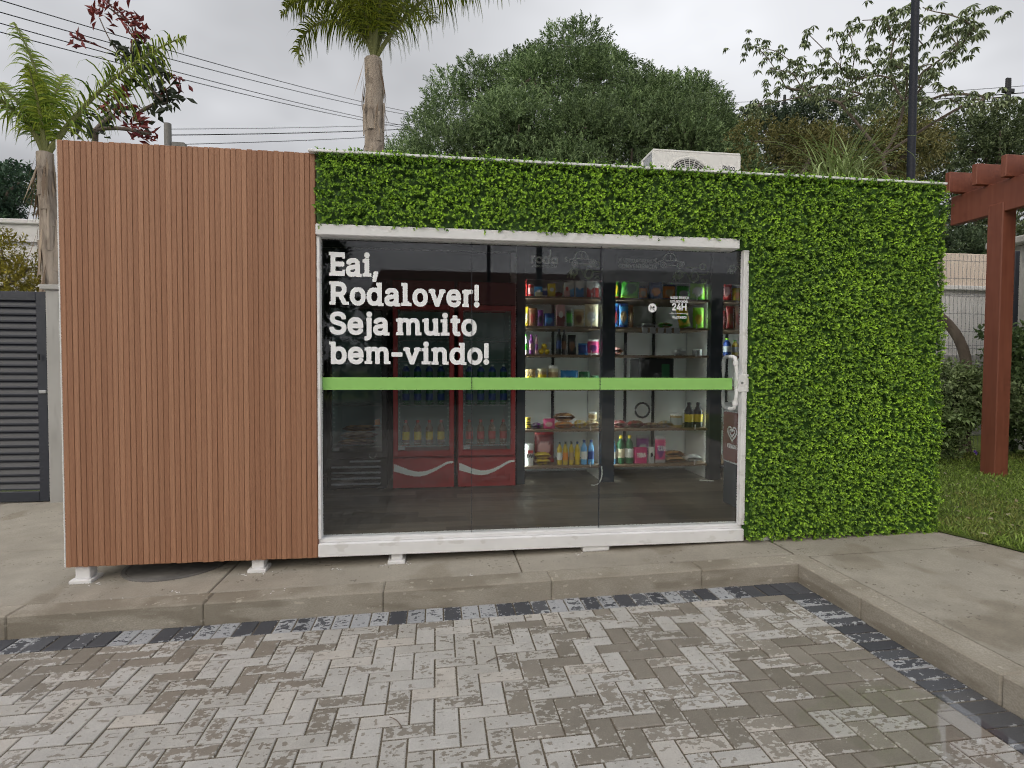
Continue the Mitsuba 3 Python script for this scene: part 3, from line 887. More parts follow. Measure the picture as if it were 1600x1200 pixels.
def product(kind, x, w, h, z, cols, label, category, y=1.80, group=None, rot=0.0, name=None):
    """One item of the shop standing on a shelf at height z."""
    c = [np.array(C[q]) for q in cols]
    key = thing(name or category.replace(' ', '_'), label, category, group)
    ca, sa = math.cos(rot), math.sin(rot)

    def place(m, yy=y):
        v = np.asarray(m[0])
        v = np.c_[v[:, 0] * ca + v[:, 2] * sa, v[:, 1], -v[:, 0] * sa + v[:, 2] * ca]
        return v + [x, yy, z + abs(w / 2 * sa)], m[1]
    if kind == 'carton':
        d = min(w, 0.06)
        put(key + '__box', place(cb(-w / 2, w / 2, 0, d, 0, h, 0.0015)), 'mat_print', color=c[0])
        if len(c) > 1:
            put(key + '__printed_band', place(bx(-w * 0.495, w * 0.495, -0.0012, 0, 0.004, h * 0.48)), 'mat_print', color=c[1])
        if len(c) > 2:
            put(key + '__emblem', place(on_wall(extr(affinity.scale(shapely.Point(0, 0).buffer(0.5), w * 0.55, h * 0.3), 0.001), 0, -0.0013, h * 0.55)), 'mat_print', color=c[2])
    elif kind == 'pouch':
        m, uvv = pouch_mesh(w, h, min(0.35 * w + 0.02, 0.09))
        e = ((uvv[:, 0] + 0.1) / 0.62) ** 2 + ((uvv[:, 1] - 0.45) / 0.24) ** 2
        col = np.where((uvv[:, 1:] < 0.12) | (uvv[:, 1:] > 0.90), c[-1], c[0])
        if len(c) > 1:
            col = np.where((e < 1)[:, None], c[1], col)
        put(key, place(m, y + 0.04), 'mat_print', smooth=True, color=col, own=True)
    elif kind == 'flat':
        m, uvv = pouch_mesh(w, 0.13, h)
        v = m[0]
        v = np.c_[v[:, 0], v[:, 2], v[:, 1] + h / 2 + 0.0005]
        col = np.where((np.abs(uvv[:, :1]) > 0.8), c[-1], c[0])
        if len(c) > 1:
            col = np.where((meshkit.noise(np.c_[uvv * 4, uvv[:, :1] * 0 + z * 9]) > 0.55)[:, None], c[1], col)
        put(key, place((v, m[1][:, ::-1])), 'mat_print', smooth=True, color=col, own=True)
    elif kind == 'bottle':
        r = w / 2
        put(key + '__body', place(lathe([(0, 0), (r * 0.9, 0), (r, h * 0.03), (r, h * 0.62), (r * 0.93, h * 0.69), (r * 0.70, h * 0.77), (r * 0.44, h * 0.84), (r * 0.40, h * 0.91), (0, h * 0.91)]), y + r), 'mat_print', smooth=50, color=c[0])
        put(key + '__cap', place(lathe([(0, h * 0.895), (r * 0.44, h * 0.895), (r * 0.44, h * 0.995), (r * 0.36, h), (0, h)], n=14), y + r), 'mat_print', smooth=50, color=c[1])
        if len(c) > 2:
            put(key + '__label', place(lathe([(r + 0.0008, h * 0.22), (r + 0.0008, h * 0.54)]), y + r), 'mat_print', smooth=50, color=c[2])
    elif kind in ('tub', 'can'):
        r = w / 2
        put(key + '__body', place(lathe([(0, 0), (r * 0.94, 0), (r * 0.95, h * 0.02), (r, h * 0.86), (0, h * 0.86)] if kind == 'tub' else [(0, 0), (r * 0.9, 0), (r, h * 0.05), (r, h * 0.93), (r * 0.9, h * 0.96), (0, h * 0.96)]), y + r), 'mat_print', smooth=50, color=c[0])
        put(key + '__lid', place(lathe([(0, h * 0.855), (r * 1.03, h * 0.855), (r * 1.03, h * 0.97), (r * 0.97, h), (0, h)] if kind == 'tub' else [(0, h * 0.95), (r * 0.93, h * 0.95), (r * 0.93, h), (r * 0.86, h * 0.99), (0, h * 0.985)]), y + r), 'mat_print', smooth=50, color=c[1])
        if len(c) > 2:
            put(key + '__label', place(lathe([(r * 0.985 + 0.001, h * 0.2), (r * 0.99 + 0.001, h * 0.7)]), y + r), 'mat_print', smooth=50, color=c[2])
    return key


TOPA, TOPB, TOPC = 'on the left top shelf', 'on the middle top shelf', 'on the right top shelf'
SECA, SECB, SECC = 'on the left second shelf', 'on the middle second shelf', 'on the right second shelf'
THA, THB, THC = 'on the left third shelf', 'on the middle third shelf', 'on the right third shelf'
LOA, LOB = 'just below the green stripe, left bay', 'just below the green stripe, middle bay'
BOA, BOB = 'on the left lowest shelf', 'on the middle lowest shelf'
Z1, Z2, Z3, Z4, Z5, Z6 = ZS[5], ZS[4], ZS[3], ZS[2], ZS[1], ZS[0]
items = [
    ('carton', 3.139, 0.022, 0.209, Z1, ['red'], 'narrow tall red carton at the left end ' + TOPA, 'carton'),
    ('can', 3.190, 0.071, 0.128, Z1, ['red', 'white', 'palepink'], 'red round can with white lid ' + TOPA, 'can'),
    ('carton', 3.270, 0.078, 0.103, Z1, ['blue', 'cream', 'white'], 'short blue and cream carton ' + TOPA, 'carton'),
    ('tub', 3.338, 0.052, 0.090, Z1, ['white', 'white', 'navy'], 'small white tub with dark label ' + TOPA, 'tub'),
    ('carton', 3.404, 0.076, 0.135, Z1, ['yellow', 'yellow', 'white'], 'yellow carton with white emblem ' + TOPA, 'carton'),
    ('flat', 3.484, 0.068, 0.062, Z1, ['brown', 'red'], 'low reddish brown packet ' + TOPA, 'packet'),
    ('carton', 3.553, 0.060, 0.146, Z1, ['white', 'palepink', 'red'], 'half height white carton with pink base ' + TOPA, 'carton', 1.77),
    ('carton', 3.606, 0.073, 0.206, Z1, ['white', 'skyblue', 'white'], 'tall white and blue drink carton, left of its pair, ' + TOPA, 'carton', 1.84),
    ('carton', 3.690, 0.084, 0.206, Z1, ['white', 'blue', 'white'], 'tall white and blue drink carton, right of its pair, ' + TOPA, 'carton'),
    ('carton', 3.804, 0.080, 0.207, Z1, ['white', 'red', 'white'], 'tall white and red drink carton, left of its pair, ' + TOPA, 'carton'),
    ('carton', 3.867, 0.036, 0.212, Z1, ['white', 'red'], 'tall white and red drink carton against the post ' + TOPA, 'carton'),
    ('pouch', 3.153, 0.045, 0.198, Z2, ['yellow', 'cream', 'yellow'], 'narrow yellow bag at the left end ' + SECA, 'bag'),
    ('pouch', 3.220, 0.084, 0.185, Z2, ['brown', 'darkred', 'brown'], 'brown snack bag ' + SECA, 'bag'),
    ('pouch', 3.297, 0.062, 0.166, Z2, ['purple', 'black', 'purple'], 'dark purple bag ' + SECA, 'bag'),
    ('pouch', 3.388, 0.108, 0.135, Z2, ['navy', 'blue', 'navy'], 'low blue bag ' + SECA, 'bag'),
    ('carton', 3.499, 0.082, 0.219, Z2, ['palepink', 'darkred', 'white'], 'pink and dark red carton ' + SECA, 'carton'),
    ('tub', 3.593, 0.059, 0.193, Z2, ['darkgreen', 'grey', 'green'], 'tall green jar ' + SECA, 'jar'),
    ('pouch', 3.694, 0.104, 0.181, Z2, ['tan', 'brown', 'cream'], 'tan pouch with brown print ' + SECA, 'bag'),
    ('pouch', 3.826, 0.140, 0.234, Z2, ['cream', 'white', 'cream'], 'large cream bag against the post ' + SECA, 'bag'),
    ('bottle', 3.147, 0.026, 0.198, Z3, ['white', 'green', 'green'], 'thin white bottle at the left end ' + THA, 'bottle'),
    ('bottle', 3.202, 0.052, 0.198, Z3, ['purple', 'purple', 'palepink'], 'purple bottle with pale label ' + THA, 'bottle'),
    ('bottle', 3.254, 0.033, 0.192, Z3, ['palepink', 'purple', 'purple'], 'slim pink bottle ' + THA, 'bottle'),
    ('bottle', 3.486, 0.053, 0.264, Z3, ['black', 'black', 'navy'], 'tall black bottle, left of two, ' + THA, 'bottle'),
    ('bottle', 3.540, 0.046, 0.251, Z3, ['black', 'black', 'brown'], 'tall black bottle, right of two, ' + THA, 'bottle'),
    ('pouch', 3.624, 0.086, 0.200, Z3, ['black', 'brown', 'black'], 'black bag with brown print ' + THA, 'bag'),
    ('pouch', 3.741, 0.100, 0.117, Z3, ['navy', 'navy', 'blue'], 'low navy bag ' + THA, 'bag'),
    ('pouch', 3.846, 0.118, 0.156, Z3, ['pink', 'purple', 'white'], 'pink bag with white ends ' + THA, 'bag'),
    ('pouch', 3.191, 0.118, 0.192, Z4, ['tan', 'yellow', 'tan'], 'mustard bag standing just above the green stripe, far left', 'bag'),
    ('tub', 3.318, 0.092, 0.199, Z4, ['tan', 'cream', 'yellow'], 'shorter tan tub just above the green stripe', 'tub'),
    ('tub', 3.436, 0.105, 0.232, Z4, ['cream', 'white', 'tan'], 'taller cream tub just above the green stripe', 'tub'),
    ('pouch', 3.600, 0.180, 0.181, Z4, ['blue', 'navy', 'blue'], 'wide blue bag just above the green stripe', 'bag'),
    ('pouch', 3.757, 0.115, 0.169, Z4, ['darkgreen', 'green', 'darkgreen'], 'green bag just above the green stripe, left of two', 'bag'),
    ('pouch', 3.865, 0.085, 0.130, Z4, ['darkgreen', 'lime', 'darkgreen'], 'green bag just above the green stripe, right of two', 'bag'),
    ('tub', 3.167, 0.072, 0.060, Z5, ['black', 'yellow', 'yellow'], 'yellow lidded jar, lower of two stacked, ' + LOA, 'jar'),
    ('tub', 3.167, 0.070, 0.055, Z5 + 0.060, ['black', 'yellow', 'yellow'], 'yellow lidded jar, upper of two stacked, ' + LOA, 'jar'),
    ('flat', 3.268, 0.110, 0.06, Z5, ['purple', 'grey'], 'low purple packet ' + LOA, 'packet'),
    ('pouch', 3.393, 0.118, 0.103, Z5, ['pink', 'palepink', 'pink'], 'low pink bag ' + LOA, 'bag'),
    ('flat', 3.552, 0.190, 0.071, Z5, ['bread', 'orange'], 'orange bag of bread, lower of two, ' + LOA, 'bread bag'),
    ('flat', 3.552, 0.210, 0.084, Z5 + 0.073, ['bread', 'brown'], 'brown bag of bread, upper of two, ' + LOA, 'bread bag'),
    ('flat', 3.722, 0.116, 0.084, Z5, ['cream', 'yellow'], 'cream bread bag left of the stacked jar ' + LOA, 'bread bag'),
    ('flat', 3.848, 0.118, 0.085, Z5, ['cream', 'tan'], 'cream bread bag under the small jar ' + LOA, 'bread bag'),
    ('tub', 3.848, 0.086, 0.078, Z5 + 0.087, ['cream', 'white', 'tan'], 'small cream jar on top of a bread bag, left bay', 'jar'),
    ('tub', 3.186, 0.104, 0.213, Z6, ['white', 'white', 'white'], 'white bucket with dark script at the left end ' + BOA, 'bucket'),
    ('flat', 3.330, 0.165, 0.062, Z6, ['yellow', 'tan'], 'yellow pasta packet, lower of two, ' + BOA, 'packet'),
    ('flat', 3.330, 0.165, 0.062, Z6 + 0.064, ['yellow', 'oil'], 'yellow pasta packet, upper of two, ' + BOA, 'packet'),
    ('pouch', 3.373, 0.204, 0.329, Z6, ['darkred', 'palepink', 'red'], 'large red bag behind the yellow packets ' + BOA, 'bag', 1.95),
    ('bottle', 3.501, 0.053, 0.234, Z6, ['oil', 'black', 'white'], 'cooking oil bottle with white label, first of four, ' + BOA, 'bottle'),
    ('bottle', 3.562, 0.053, 0.234, Z6, ['oil', 'black', 'orange'], 'cooking oil bottle with orange label, second of four, ' + BOA, 'bottle'),
    ('bottle', 3.624, 0.050, 0.235, Z6, ['oil', 'black', 'tan'], 'cooking oil bottle with tan label, third of four, ' + BOA, 'bottle'),
    ('bottle', 3.686, 0.053, 0.235, Z6, ['oil', 'navy', 'yellow'], 'cooking oil bottle with yellow label, last of four, ' + BOA, 'bottle'),
    ('bottle', 3.758, 0.062, 0.249, Z6, ['skyblue', 'navy', 'white'], 'blue cleaning bottle, left of two, ' + BOA, 'bottle'),
    ('bottle', 3.832, 0.062, 0.249, Z6, ['skyblue', 'navy', 'navy'], 'blue cleaning bottle, right of two, ' + BOA, 'bottle'),
    ('pouch', 4.081, 0.070, 0.214, Z1, ['green', 'yellow', 'red'], 'narrow green bag with yellow print, leftmost ' + TOPB, 'bag'),
    ('pouch', 4.226, 0.190, 0.223, Z1, ['green', 'darkgreen', 'lime'], 'wide bright green bag, second from the left ' + TOPB, 'bag', 1.80, None, 0.08),
    ('pouch', 4.372, 0.088, 0.131, Z1, ['orange', 'tan', 'navy'], 'small orange and blue bag ' + TOPB, 'bag'),
    ('pouch', 4.506, 0.144, 0.178, Z1, ['navy', 'orange', 'navy'], 'blue bag with large orange print ' + TOPB, 'bag'),
    ('pouch', 4.651, 0.131, 0.159, Z1, ['orange', 'tan', 'navy'], 'orange bag with blue ends ' + TOPB, 'bag'),
    ('pouch', 4.807, 0.139, 0.146, Z1, ['green', 'grey', 'green'], 'green bag with grey print ' + TOPB, 'bag'),
    ('pouch', 4.960, 0.160, 0.207, Z1, ['lime', 'white', 'green'], 'lime bag with white print, rightmost ' + TOPB, 'bag'),
    ('pouch', 4.076, 0.070, 0.247, Z2, ['navy', 'darkred', 'blue'], 'blue bag with red print, leftmost ' + SECB, 'bag'),
    ('pouch', 4.163, 0.100, 0.248, Z2, ['blue', 'tan', 'navy'], 'blue bag with tan print ' + SECB, 'bag'),
    ('pouch', 4.243, 0.052, 0.229, Z2, ['brown', 'tan', 'brown'], 'narrow brown bag ' + SECB, 'bag'),
    ('flat', 4.420, 0.150, 0.05, Z2, ['grey', 'white'], 'small grey packet behind the round sticker ' + SECB, 'packet'),
    ('flat', 4.620, 0.130, 0.06, Z2, ['tan', 'green'], 'small tan and green packet ' + SECB, 'packet'),
    ('pouch', 4.832, 0.125, 0.225, Z2, ['yellow', 'green', 'lime'], 'slumped yellow green bag ' + SECB, 'bag', 1.80, None, -0.22),
    ('pouch', 4.975, 0.120, 0.220, Z2, ['lime', 'oil', 'lime'], 'upright lime bag against the post ' + SECB, 'bag'),
    ('flat', 4.100, 0.101, 0.079, Z3, ['palepink', 'brown'], 'reddish packet at the left end ' + THB, 'packet'),
    ('flat', 4.782, 0.115, 0.073, Z3, ['grey', 'white'], 'pale grey tray packet ' + THB, 'packet'),
    ('tub', 4.972, 0.100, 0.067, Z3, ['grey', 'white'], 'small grey tub with white lid ' + THB, 'tub'),
    ('flat', 4.136, 0.160, 0.078, Z5, ['darkred', 'palepink'], 'red snack packet at the left end ' + LOB, 'packet'),
    ('flat', 4.314, 0.160, 0.075, Z5, ['brown', 'darkred'], 'dark red snack packet in front of the black ring', 'packet'),
    ('flat', 4.485, 0.150, 0.05, Z5, ['tan', 'brown'], 'tan packet below the black ring', 'packet'),
    ('flat', 4.640, 0.120, 0.07, Z5, ['grey', 'tan'], 'grey packet beside the white lidded tub ' + LOB, 'packet'),
    ('tub', 4.760, 0.126, 0.145, Z5, ['tan', 'white', 'grey'], 'wide tub with white lid ' + LOB, 'tub'),
    ('bottle', 4.893, 0.095, 0.261, Z5, ['black', 'black', 'oil'], 'dark bottle with gold label, left of two, ' + LOB, 'bottle'),
    ('bottle', 4.993, 0.092, 0.261, Z5, ['black', 'black', 'oil'], 'dark bottle with gold label, right of two, ' + LOB, 'bottle'),
    ('bottle', 4.070, 0.060, 0.237, Z6, ['skyblue', 'blue', 'white'], 'blue cleaning bottle at the left end ' + BOB, 'bottle'),
    ('bottle', 4.150, 0.085, 0.290, Z6, ['darkgreen', 'yellow', 'cream'], 'dark green bottle with yellow cap, left of two, ' + BOB, 'bottle'),
    ('bottle', 4.243, 0.085, 0.291, Z6, ['darkgreen', 'yellow', 'white'], 'dark green bottle with yellow cap, right of two, ' + BOB, 'bottle'),
    ('pouch', 4.430, 0.138, 0.278, Z6, ['purple', 'grey', 'grey'], 'purple and grey washing powder bag behind the pink box', 'bag', 1.92),
    ('flat', 4.745, 0.196, 0.06, Z6, ['bread', 'tan'], 'brown paper packet, lower of two, ' + BOB, 'packet'),
    ('flat', 4.735, 0.190, 0.06, Z6 + 0.062, ['brown', 'bread'], 'brown paper packet, upper of two, ' + BOB, 'packet'),
    ('flat', 4.945, 0.180, 0.079, Z6, ['grey', 'white'], 'clear plastic packet at the right end ' + BOB, 'packet'),
    ('pouch', 5.275, 0.135, 0.221, Z1, ['red', 'palepink', 'red'], 'red bag ' + TOPC, 'bag'),
    ('pouch', 5.398, 0.100, 0.141, Z1, ['yellow', 'orange', 'yellow'], 'small yellow bag ' + TOPC, 'bag'),
    ('pouch', 5.240, 0.074, 0.194, Z2, ['darkred', 'palepink', 'darkred'], 'shorter dark red bag, leftmost ' + SECC, 'bag'),
    ('pouch', 5.326, 0.086, 0.241, Z2, ['darkred', 'brown', 'darkred'], 'taller dark red bag, middle of three ' + SECC, 'bag'),
    ('pouch', 5.414, 0.080, 0.242, Z2, ['brown', 'darkred', 'brown'], 'brown red bag, rightmost of three ' + SECC, 'bag'),
    ('bottle', 5.300, 0.079, 0.188, Z3, ['navy', 'lime', 'grey'], 'blue bottle with lime cap ' + THC, 'bottle'),
    ('bottle', 5.390, 0.070, 0.170, Z3, ['oil', 'green', 'grey'], 'olive bottle with green cap ' + THC, 'bottle'),
]
for it in items:
    product(*it)
tx = product('carton', 4.355, 0.125, 0.165, Z6, ['pink', 'pink', 'palepink'], 'pink washing powder box with white brand lettering ' + BOB, 'box')
put(tx + '__brand_lettering', on_wall(plain_text('TIXAN', 0.045, 0.105), 4.303, 1.797, Z6 + 0.065), 'mat_letter')
tx = product('carton', 4.470, 0.050, 0.166, Z6, ['white', 'grey', 'black'], 'narrow white box beside the pink box ' + BOB, 'box')
tx = product('pouch', 4.578, 0.115, 0.279, Z6, ['pink', 'purple', 'grey'], 'pink washing powder bag with large white lettering ' + BOB, 'bag')
put(tx + '__brand_lettering', on_wall(plain_text('TIXAN', 0.05, 0.095), 4.531, 1.803, Z6 + 0.13), 'mat_letter')
put('bucket__script', on_wall(extr(unary_union([shapely.LineString([(0, 0.02), (0.03, 0.03), (0.01, 0), (0.04, 0.005), (0.05, 0.03), (0.06, 0.0), (0.075, 0.028), (0.08, 0.0)]).buffer(0.005)]), 0.001), 3.146, 1.7995, Z6 + 0.085), 'mat_black')
put('bucket__red_print', on_wall(extr(sbox(0, 0, 0.06, 0.03), 0.001), 3.165, 1.7996, Z6 + 0.125), 'mat_red')
for (x, z, k) in ((3.305, Z3 + 0.030, 'front left ball'), (3.365, Z3 + 0.030, 'front right ball'), (3.335, Z3 + 0.082, 'top ball')):
    solo('yellow_ball', lathe([(0.030 * math.sin(t_), -0.030 * math.cos(t_)) for t_ in np.linspace(0.001, math.pi - 0.001, 11)], (x, 1.83, z), 16), 'mat_print', f'yellow round packet, {k} of a small pile {THA}', 'packet', smooth=True, color=C['yellow'])
solo('black_ring', tube([(4.457 + 0.078 * math.cos(t_), 2.05, Z5 + 0.165 + 0.078 * math.sin(t_)) for t_ in np.linspace(0, 2 * math.pi, 33)], 0.011, 8, cap=False), 'mat_black', 'black ring standing behind the snack packets below the green stripe', 'ring', smooth=True)
mc = thing('dark_machine', 'dark boxy machine with a green front panel in the middle bay of the shelving', 'machine')
put(mc + '__body', cb(4.33, 4.70, 1.80, 2.1, Z4, Z3 + 0.0 - 0.03, 0.01), 'mat_black')
put(mc + '__green_panel', bx(4.565, 4.65, 1.797, 1.7995, Z4 + 0.06, Z4 + 0.25), 'mat_leaf', color=(0.02, 0.10, 0.04))
for k in range(5):
    solo('price_card', cb(4.325 + k * 0.085, 4.385 + k * 0.085, SY + 0.012, SY + 0.017, Z2 - 0.062, Z2 - 0.003, 0.001), 'mat_greyplastic', f'grey price card hanging under the second shelf, {("first", "second", "third", "fourth", "fifth")[k]} from the left', 'price card', 'price cards under the second shelf')
solo('white_cable', tube(smooth_curve([(3.905, 1.70, 0.36), (3.895, 1.66, 0.26), (3.84, 1.60, 0.203), (3.76, 1.56, 0.202)], 16), 0.0055, 6), 'mat_panelwhite', 'white cable hanging from the lowest shelf down to the floor', 'cable', smooth=True)
solo('white_tube', tube([(4.93, 1.66, 0.203), (5.06, 1.62, 0.203)], 0.0065, 8), 'mat_panelwhite', 'short white tube lying on the floor by the shelf post', 'tube', smooth=40)

# ------------------------------------------------------------------ drink coolers


def cooler(x0, x1, label, frame, dark, red=True):
    k = thing('drink_cooler', label, 'cooler')
    y0, y1, zt = 1.60, 2.28, 2.16
    mid = 0.49
    put(k + '__body', cat([bx(x0, x0 + 0.03, y0 + 0.05, y1, FL + 0.03, zt), bx(x1 - 0.03, x1, y0 + 0.05, y1, FL + 0.03, zt), bx(x0 + 0.03, x1 - 0.03, y0 + 0.05, y1, 1.93, zt), bx(x0 + 0.03, x1 - 0.03, y0 + 0.05, y1, FL + 0.03, mid + 0.03)]), frame)
    put(k + '__inner_lining', cat([bx(x0 + 0.031, x1 - 0.031, y1 - 0.03, y1 - 0.01, mid + 0.031, 1.929), bx(x0 + 0.031, x0 + 0.036, y0 + 0.06, y1 - 0.031, mid + 0.031, 1.929), bx(x1 - 0.036, x1 - 0.031, y0 + 0.06, y1 - 0.031, mid + 0.031, 1.929)]), 'mat_coolerin')
    put(k + '__header', cb(x0, x1, y0 + 0.01, y0 + 0.049, 1.945, zt, 0.006), dark)
    d = 0.047
    put(k + '__door', cat([cb(x0 + 0.004, x0 + d, y0, y0 + 0.045, mid + 0.012, 1.938, 0.004), cb(x1 - d, x1 - 0.004, y0, y0 + 0.045, mid + 0.012, 1.938, 0.004), cb(x0 + d, x1 - d, y0, y0 + 0.045, mid + 0.012, mid + 0.068, 0.004), cb(x0 + d, x1 - d, y0, y0 + 0.045, 1.89, 1.938, 0.004)]), frame)
    gv = np.array([[x0 + d, y0 + 0.02, mid + 0.069], [x1 - d, y0 + 0.02, mid + 0.069], [x1 - d, y0 + 0.02, 1.889], [x0 + d, y0 + 0.02, 1.889]])
    put(k + '__door__glass', (gv, np.array([[0, 1, 2], [0, 2, 3]])), 'mat_coolerglass')
    put(k + '__door__sticker', bx(x0 + d + 0.008, x0 + d + 0.065, y0 + 0.017, y0 + 0.0185, mid + 0.074, mid + 0.105), 'mat_greyplastic')
    for z in (0.66 - 0.07, 0.98, 1.22, 1.40, 1.60):
        put(k + '__wire_shelf', cat([tube([(x0 + 0.04, y0 + 0.09, z), (x1 - 0.04, y0 + 0.09, z)], 0.004, 6), tube([(x0 + 0.04, y0 + 0.09, z + 0.025), (x1 - 0.04, y0 + 0.09, z + 0.025)], 0.0025, 6)] + [tube([(q, y0 + 0.09, z), (q, y1 - 0.05, z)], 0.002, 4) for q in np.linspace(x0 + 0.05, x1 - 0.05, 14)]), 'mat_steel')
    put(k + '__shelf_clips', cat([bx(q - 0.004, q + 0.004, y0 + 0.052, y0 + 0.06, z, z + 0.012) for q in (x0 + d + 0.012, x1 - d - 0.012) for z in np.arange(mid + 0.25, 1.86, 0.042)]), 'mat_panelwhite')
    if red:
        s = np.linspace(0, 1, 40)
        top = 0.435 - 0.085 * np.sin(np.pi * np.clip(s / 0.92, 0, 1)) ** 1.2 + 0.02 * s
        wid = 0.05 * (1 - s) ** 1.3 + 0.02
        xx = x0 + 0.01 + s * (x1 - x0 - 0.02)
        pg = Polygon(np.r_[np.c_[xx, top], np.c_[xx, top - wid][::-1]]).buffer(0)
        put(k + '__kick_panel__white_wave', on_wall(extr(pg, 0.0015), 0, y0 + 0.0035, 0), 'mat_panelwhite')
        hol = []
        for a in np.linspace(x0 + 0.06, x1 - 0.06, 20):
            u = (a - x0) / (x1 - x0)
            for b in range(6):
                z = 0.240 + b * 0.017
                if z < 0.285 + 0.055 * u:
                    hol.append(sbox(a - 0.006, z, a + 0.006, z + 0.0095))
        sheet_ = sbox(x0 + 0.002, FL + 0.012, x1 - 0.002, mid - 0.004).difference(unary_union(hol))
        put(k + '__kick_panel', on_wall(extr(sheet_, 0.006), 0, y0 + 0.010, 0), frame)
    else:
        put(k + '__kick_panel', cb(x0 + 0.002, x1 - 0.002, y0 + 0.02, y0 + 0.049, FL + 0.012, mid - 0.004, 0.006), dark)
        for q in range(5):
            z = 0.245 + q * 0.053
            a = x0 + 0.04 if q < 4 else x0 + 0.21
            v, f = cb(a, x1 - 0.06, y0 - 0.006, y0 + 0.018, z, z + 0.016, 0.004)
            put(k + '__kick_panel__louvre', (v, f), 'mat_louvre')
        put(k + '__lock_loop', tube([(x1 - 0.13 + 0.03 * math.cos(t_), y0 - 0.012, 0.525 + 0.03 * math.sin(t_)) for t_ in np.linspace(math.pi * 0.9, 2.1 * math.pi, 14)], 0.004, 6), 'mat_steel')
    put(k + '__feet', cat([bx(q, q + 0.05, y0 + 0.03, y0 + 0.08, FL, FL + 0.03) for q in (x0 + 0.03, x1 - 0.08)]), 'mat_black')
    return k


def smoothnp(a, b, x):
    t_ = np.clip((x - a) / (b - a), 0, 1)
    return t_ * t_ * (3 - 2 * t_)


cooler(1.25, 1.80, 'black drink cooler with louvred base at the left end of the shop', 'mat_black', 'mat_black', False)
cooler(1.852, 2.428, 'red drink cooler with white wave, left of the pair behind the lettering', 'mat_red', 'mat_darkred')
cooler(2.464, 3.018, 'red drink cooler with white wave, right of the pair beside the shelving', 'mat_red', 'mat_darkred')
shn = ['lowest', 'second lowest', 'middle']
for cx, nm, lab in ((1.852, 'left red cooler', 'yellow'), (2.464, 'right red cooler', 'red')):
    for s_, z in enumerate((0.594, 0.984, 1.224)):
        for q in range(4):
            hh = 0.24 if s_ < 2 else 0.15
            cc = [['brown', 'red', lab], ['darkgreen', 'green', 'navy'], ['navy', 'white', 'darkgreen']][s_]
            product('bottle', cx + 0.115 + q * 0.112, 0.07, hh if z + hh < 1.19 or s_ != 1 else 0.2, z, cc, f'drink bottle {("first", "second", "third", "fourth")[q]} from the left on the {shn[s_]} shelf of the {nm}', 'bottle', y=1.72)
for q, (cl, zz) in enumerate((('bread', 0.594), ('tan', 0.66), ('bread', 0.726))):
    product('flat', 1.50 + 0.02 * q, 0.34, 0.062, zz, [cl, 'brown'], f'brown food pack, {("bottom", "middle", "top")[q]} of the stack inside the black cooler', 'packet', y=1.73)
product('carton', 1.70, 0.045, 0.05, 0.795, ['orange'], 'small orange pack in the corner of the black cooler', 'carton', y=1.70)

fz = thing('ice_cream_freezer', 'dark ice cream freezer with a brown heart panel by the right end of the window', 'freezer')
put(fz + '__body', cb(4.705, 5.36, 0.14, 0.775, FL, 0.995, 0.015), 'mat_charcoal')
put(fz + '__lid_rim', cb(4.700, 5.37, 0.13, 0.782, 0.998, 1.06, 0.012), 'mat_greyplastic')
pan = sbox(0.15, 0.572, 0.770, 0.985).buffer(-0.03).buffer(0.03)


def on_left(mesh, x, yref=0.0):
    """xy-plane mesh stood up facing -x: first axis runs towards the viewer (-y)."""
    v = mesh[0]
    return np.stack([x - v[:, 2], yref - v[:, 0], v[:, 1]], 1), mesh[1]


put(fz + '__panel_border', on_left(extr(affinity.scale(pan, -1, 1, origin=(0, 0)).buffer(0.012), 0.002), 4.7045), 'mat_greyplastic')
put(fz + '__heart_panel', on_left(extr(affinity.scale(pan, -1, 1, origin=(0, 0)), 0.002), 4.7022), 'mat_brown')
th = np.linspace(0, 2 * math.pi, 60)
hx, hz = 16 * np.sin(th) ** 3, 13 * np.cos(th) - 5 * np.cos(2 * th) - 2 * np.cos(3 * th) - np.cos(4 * th)
heart = Polygon(np.c_[hx, hz] * 0.0048).buffer(0)
big = heart.difference(heart.buffer(-0.012)).union(affinity.scale(heart, 0.55, 0.55, origin=(0, 0.01)).difference(affinity.scale(heart, 0.55, 0.55, origin=(0, 0.01)).buffer(-0.011)))
put(fz + '__heart_emblem', on_left(extr(affinity.translate(big, -0.62, 0.81), 0.0015), 4.700), 'mat_letter')
vt, ft = plain_text('KIBON', 0.034, 0.15)
put(fz + '__brand_lettering', on_left((vt + [-0.70, 0.685, 0], ft), 4.700), 'mat_letter')

# ------------------------------------------------------------------ air conditioner on the roof
ac = thing('air_conditioner', 'white outdoor air conditioner unit with round fan grille on the kiosk roof', 'air conditioner')
AX0, AX1, AY, AZ0, AZ1 = 4.13, 4.945, 1.0, 2.745, 3.265
fx, fzc, fr = 4.462, 2.985, 0.205
front = sbox(AX0, AZ0, AX1, AZ1 - 0.021).difference(shapely.Point(fx, fzc).buffer(fr, 48))
put(ac + '__casing', cat([cb(AX0, AX1, AY, AY + 0.30, AZ1 - 0.02, AZ1, 0.010), on_wall(extr(front, 0.018), 0, AY + 0.018, 0), cb(AX0, AX0 + 0.02, AY + 0.25, AY + 0.30, AZ0, AZ1 - 0.021, 0.006), cb(AX1 - 0.02, AX1, AY + 0.021, AY + 0.30, AZ0, AZ1 - 0.021, 0.006), bx(AX0 + 0.02, AX1 - 0.02, AY + 0.03, AY + 0.28, AZ0, AZ0 + 0.03)]), 'mat_ac')
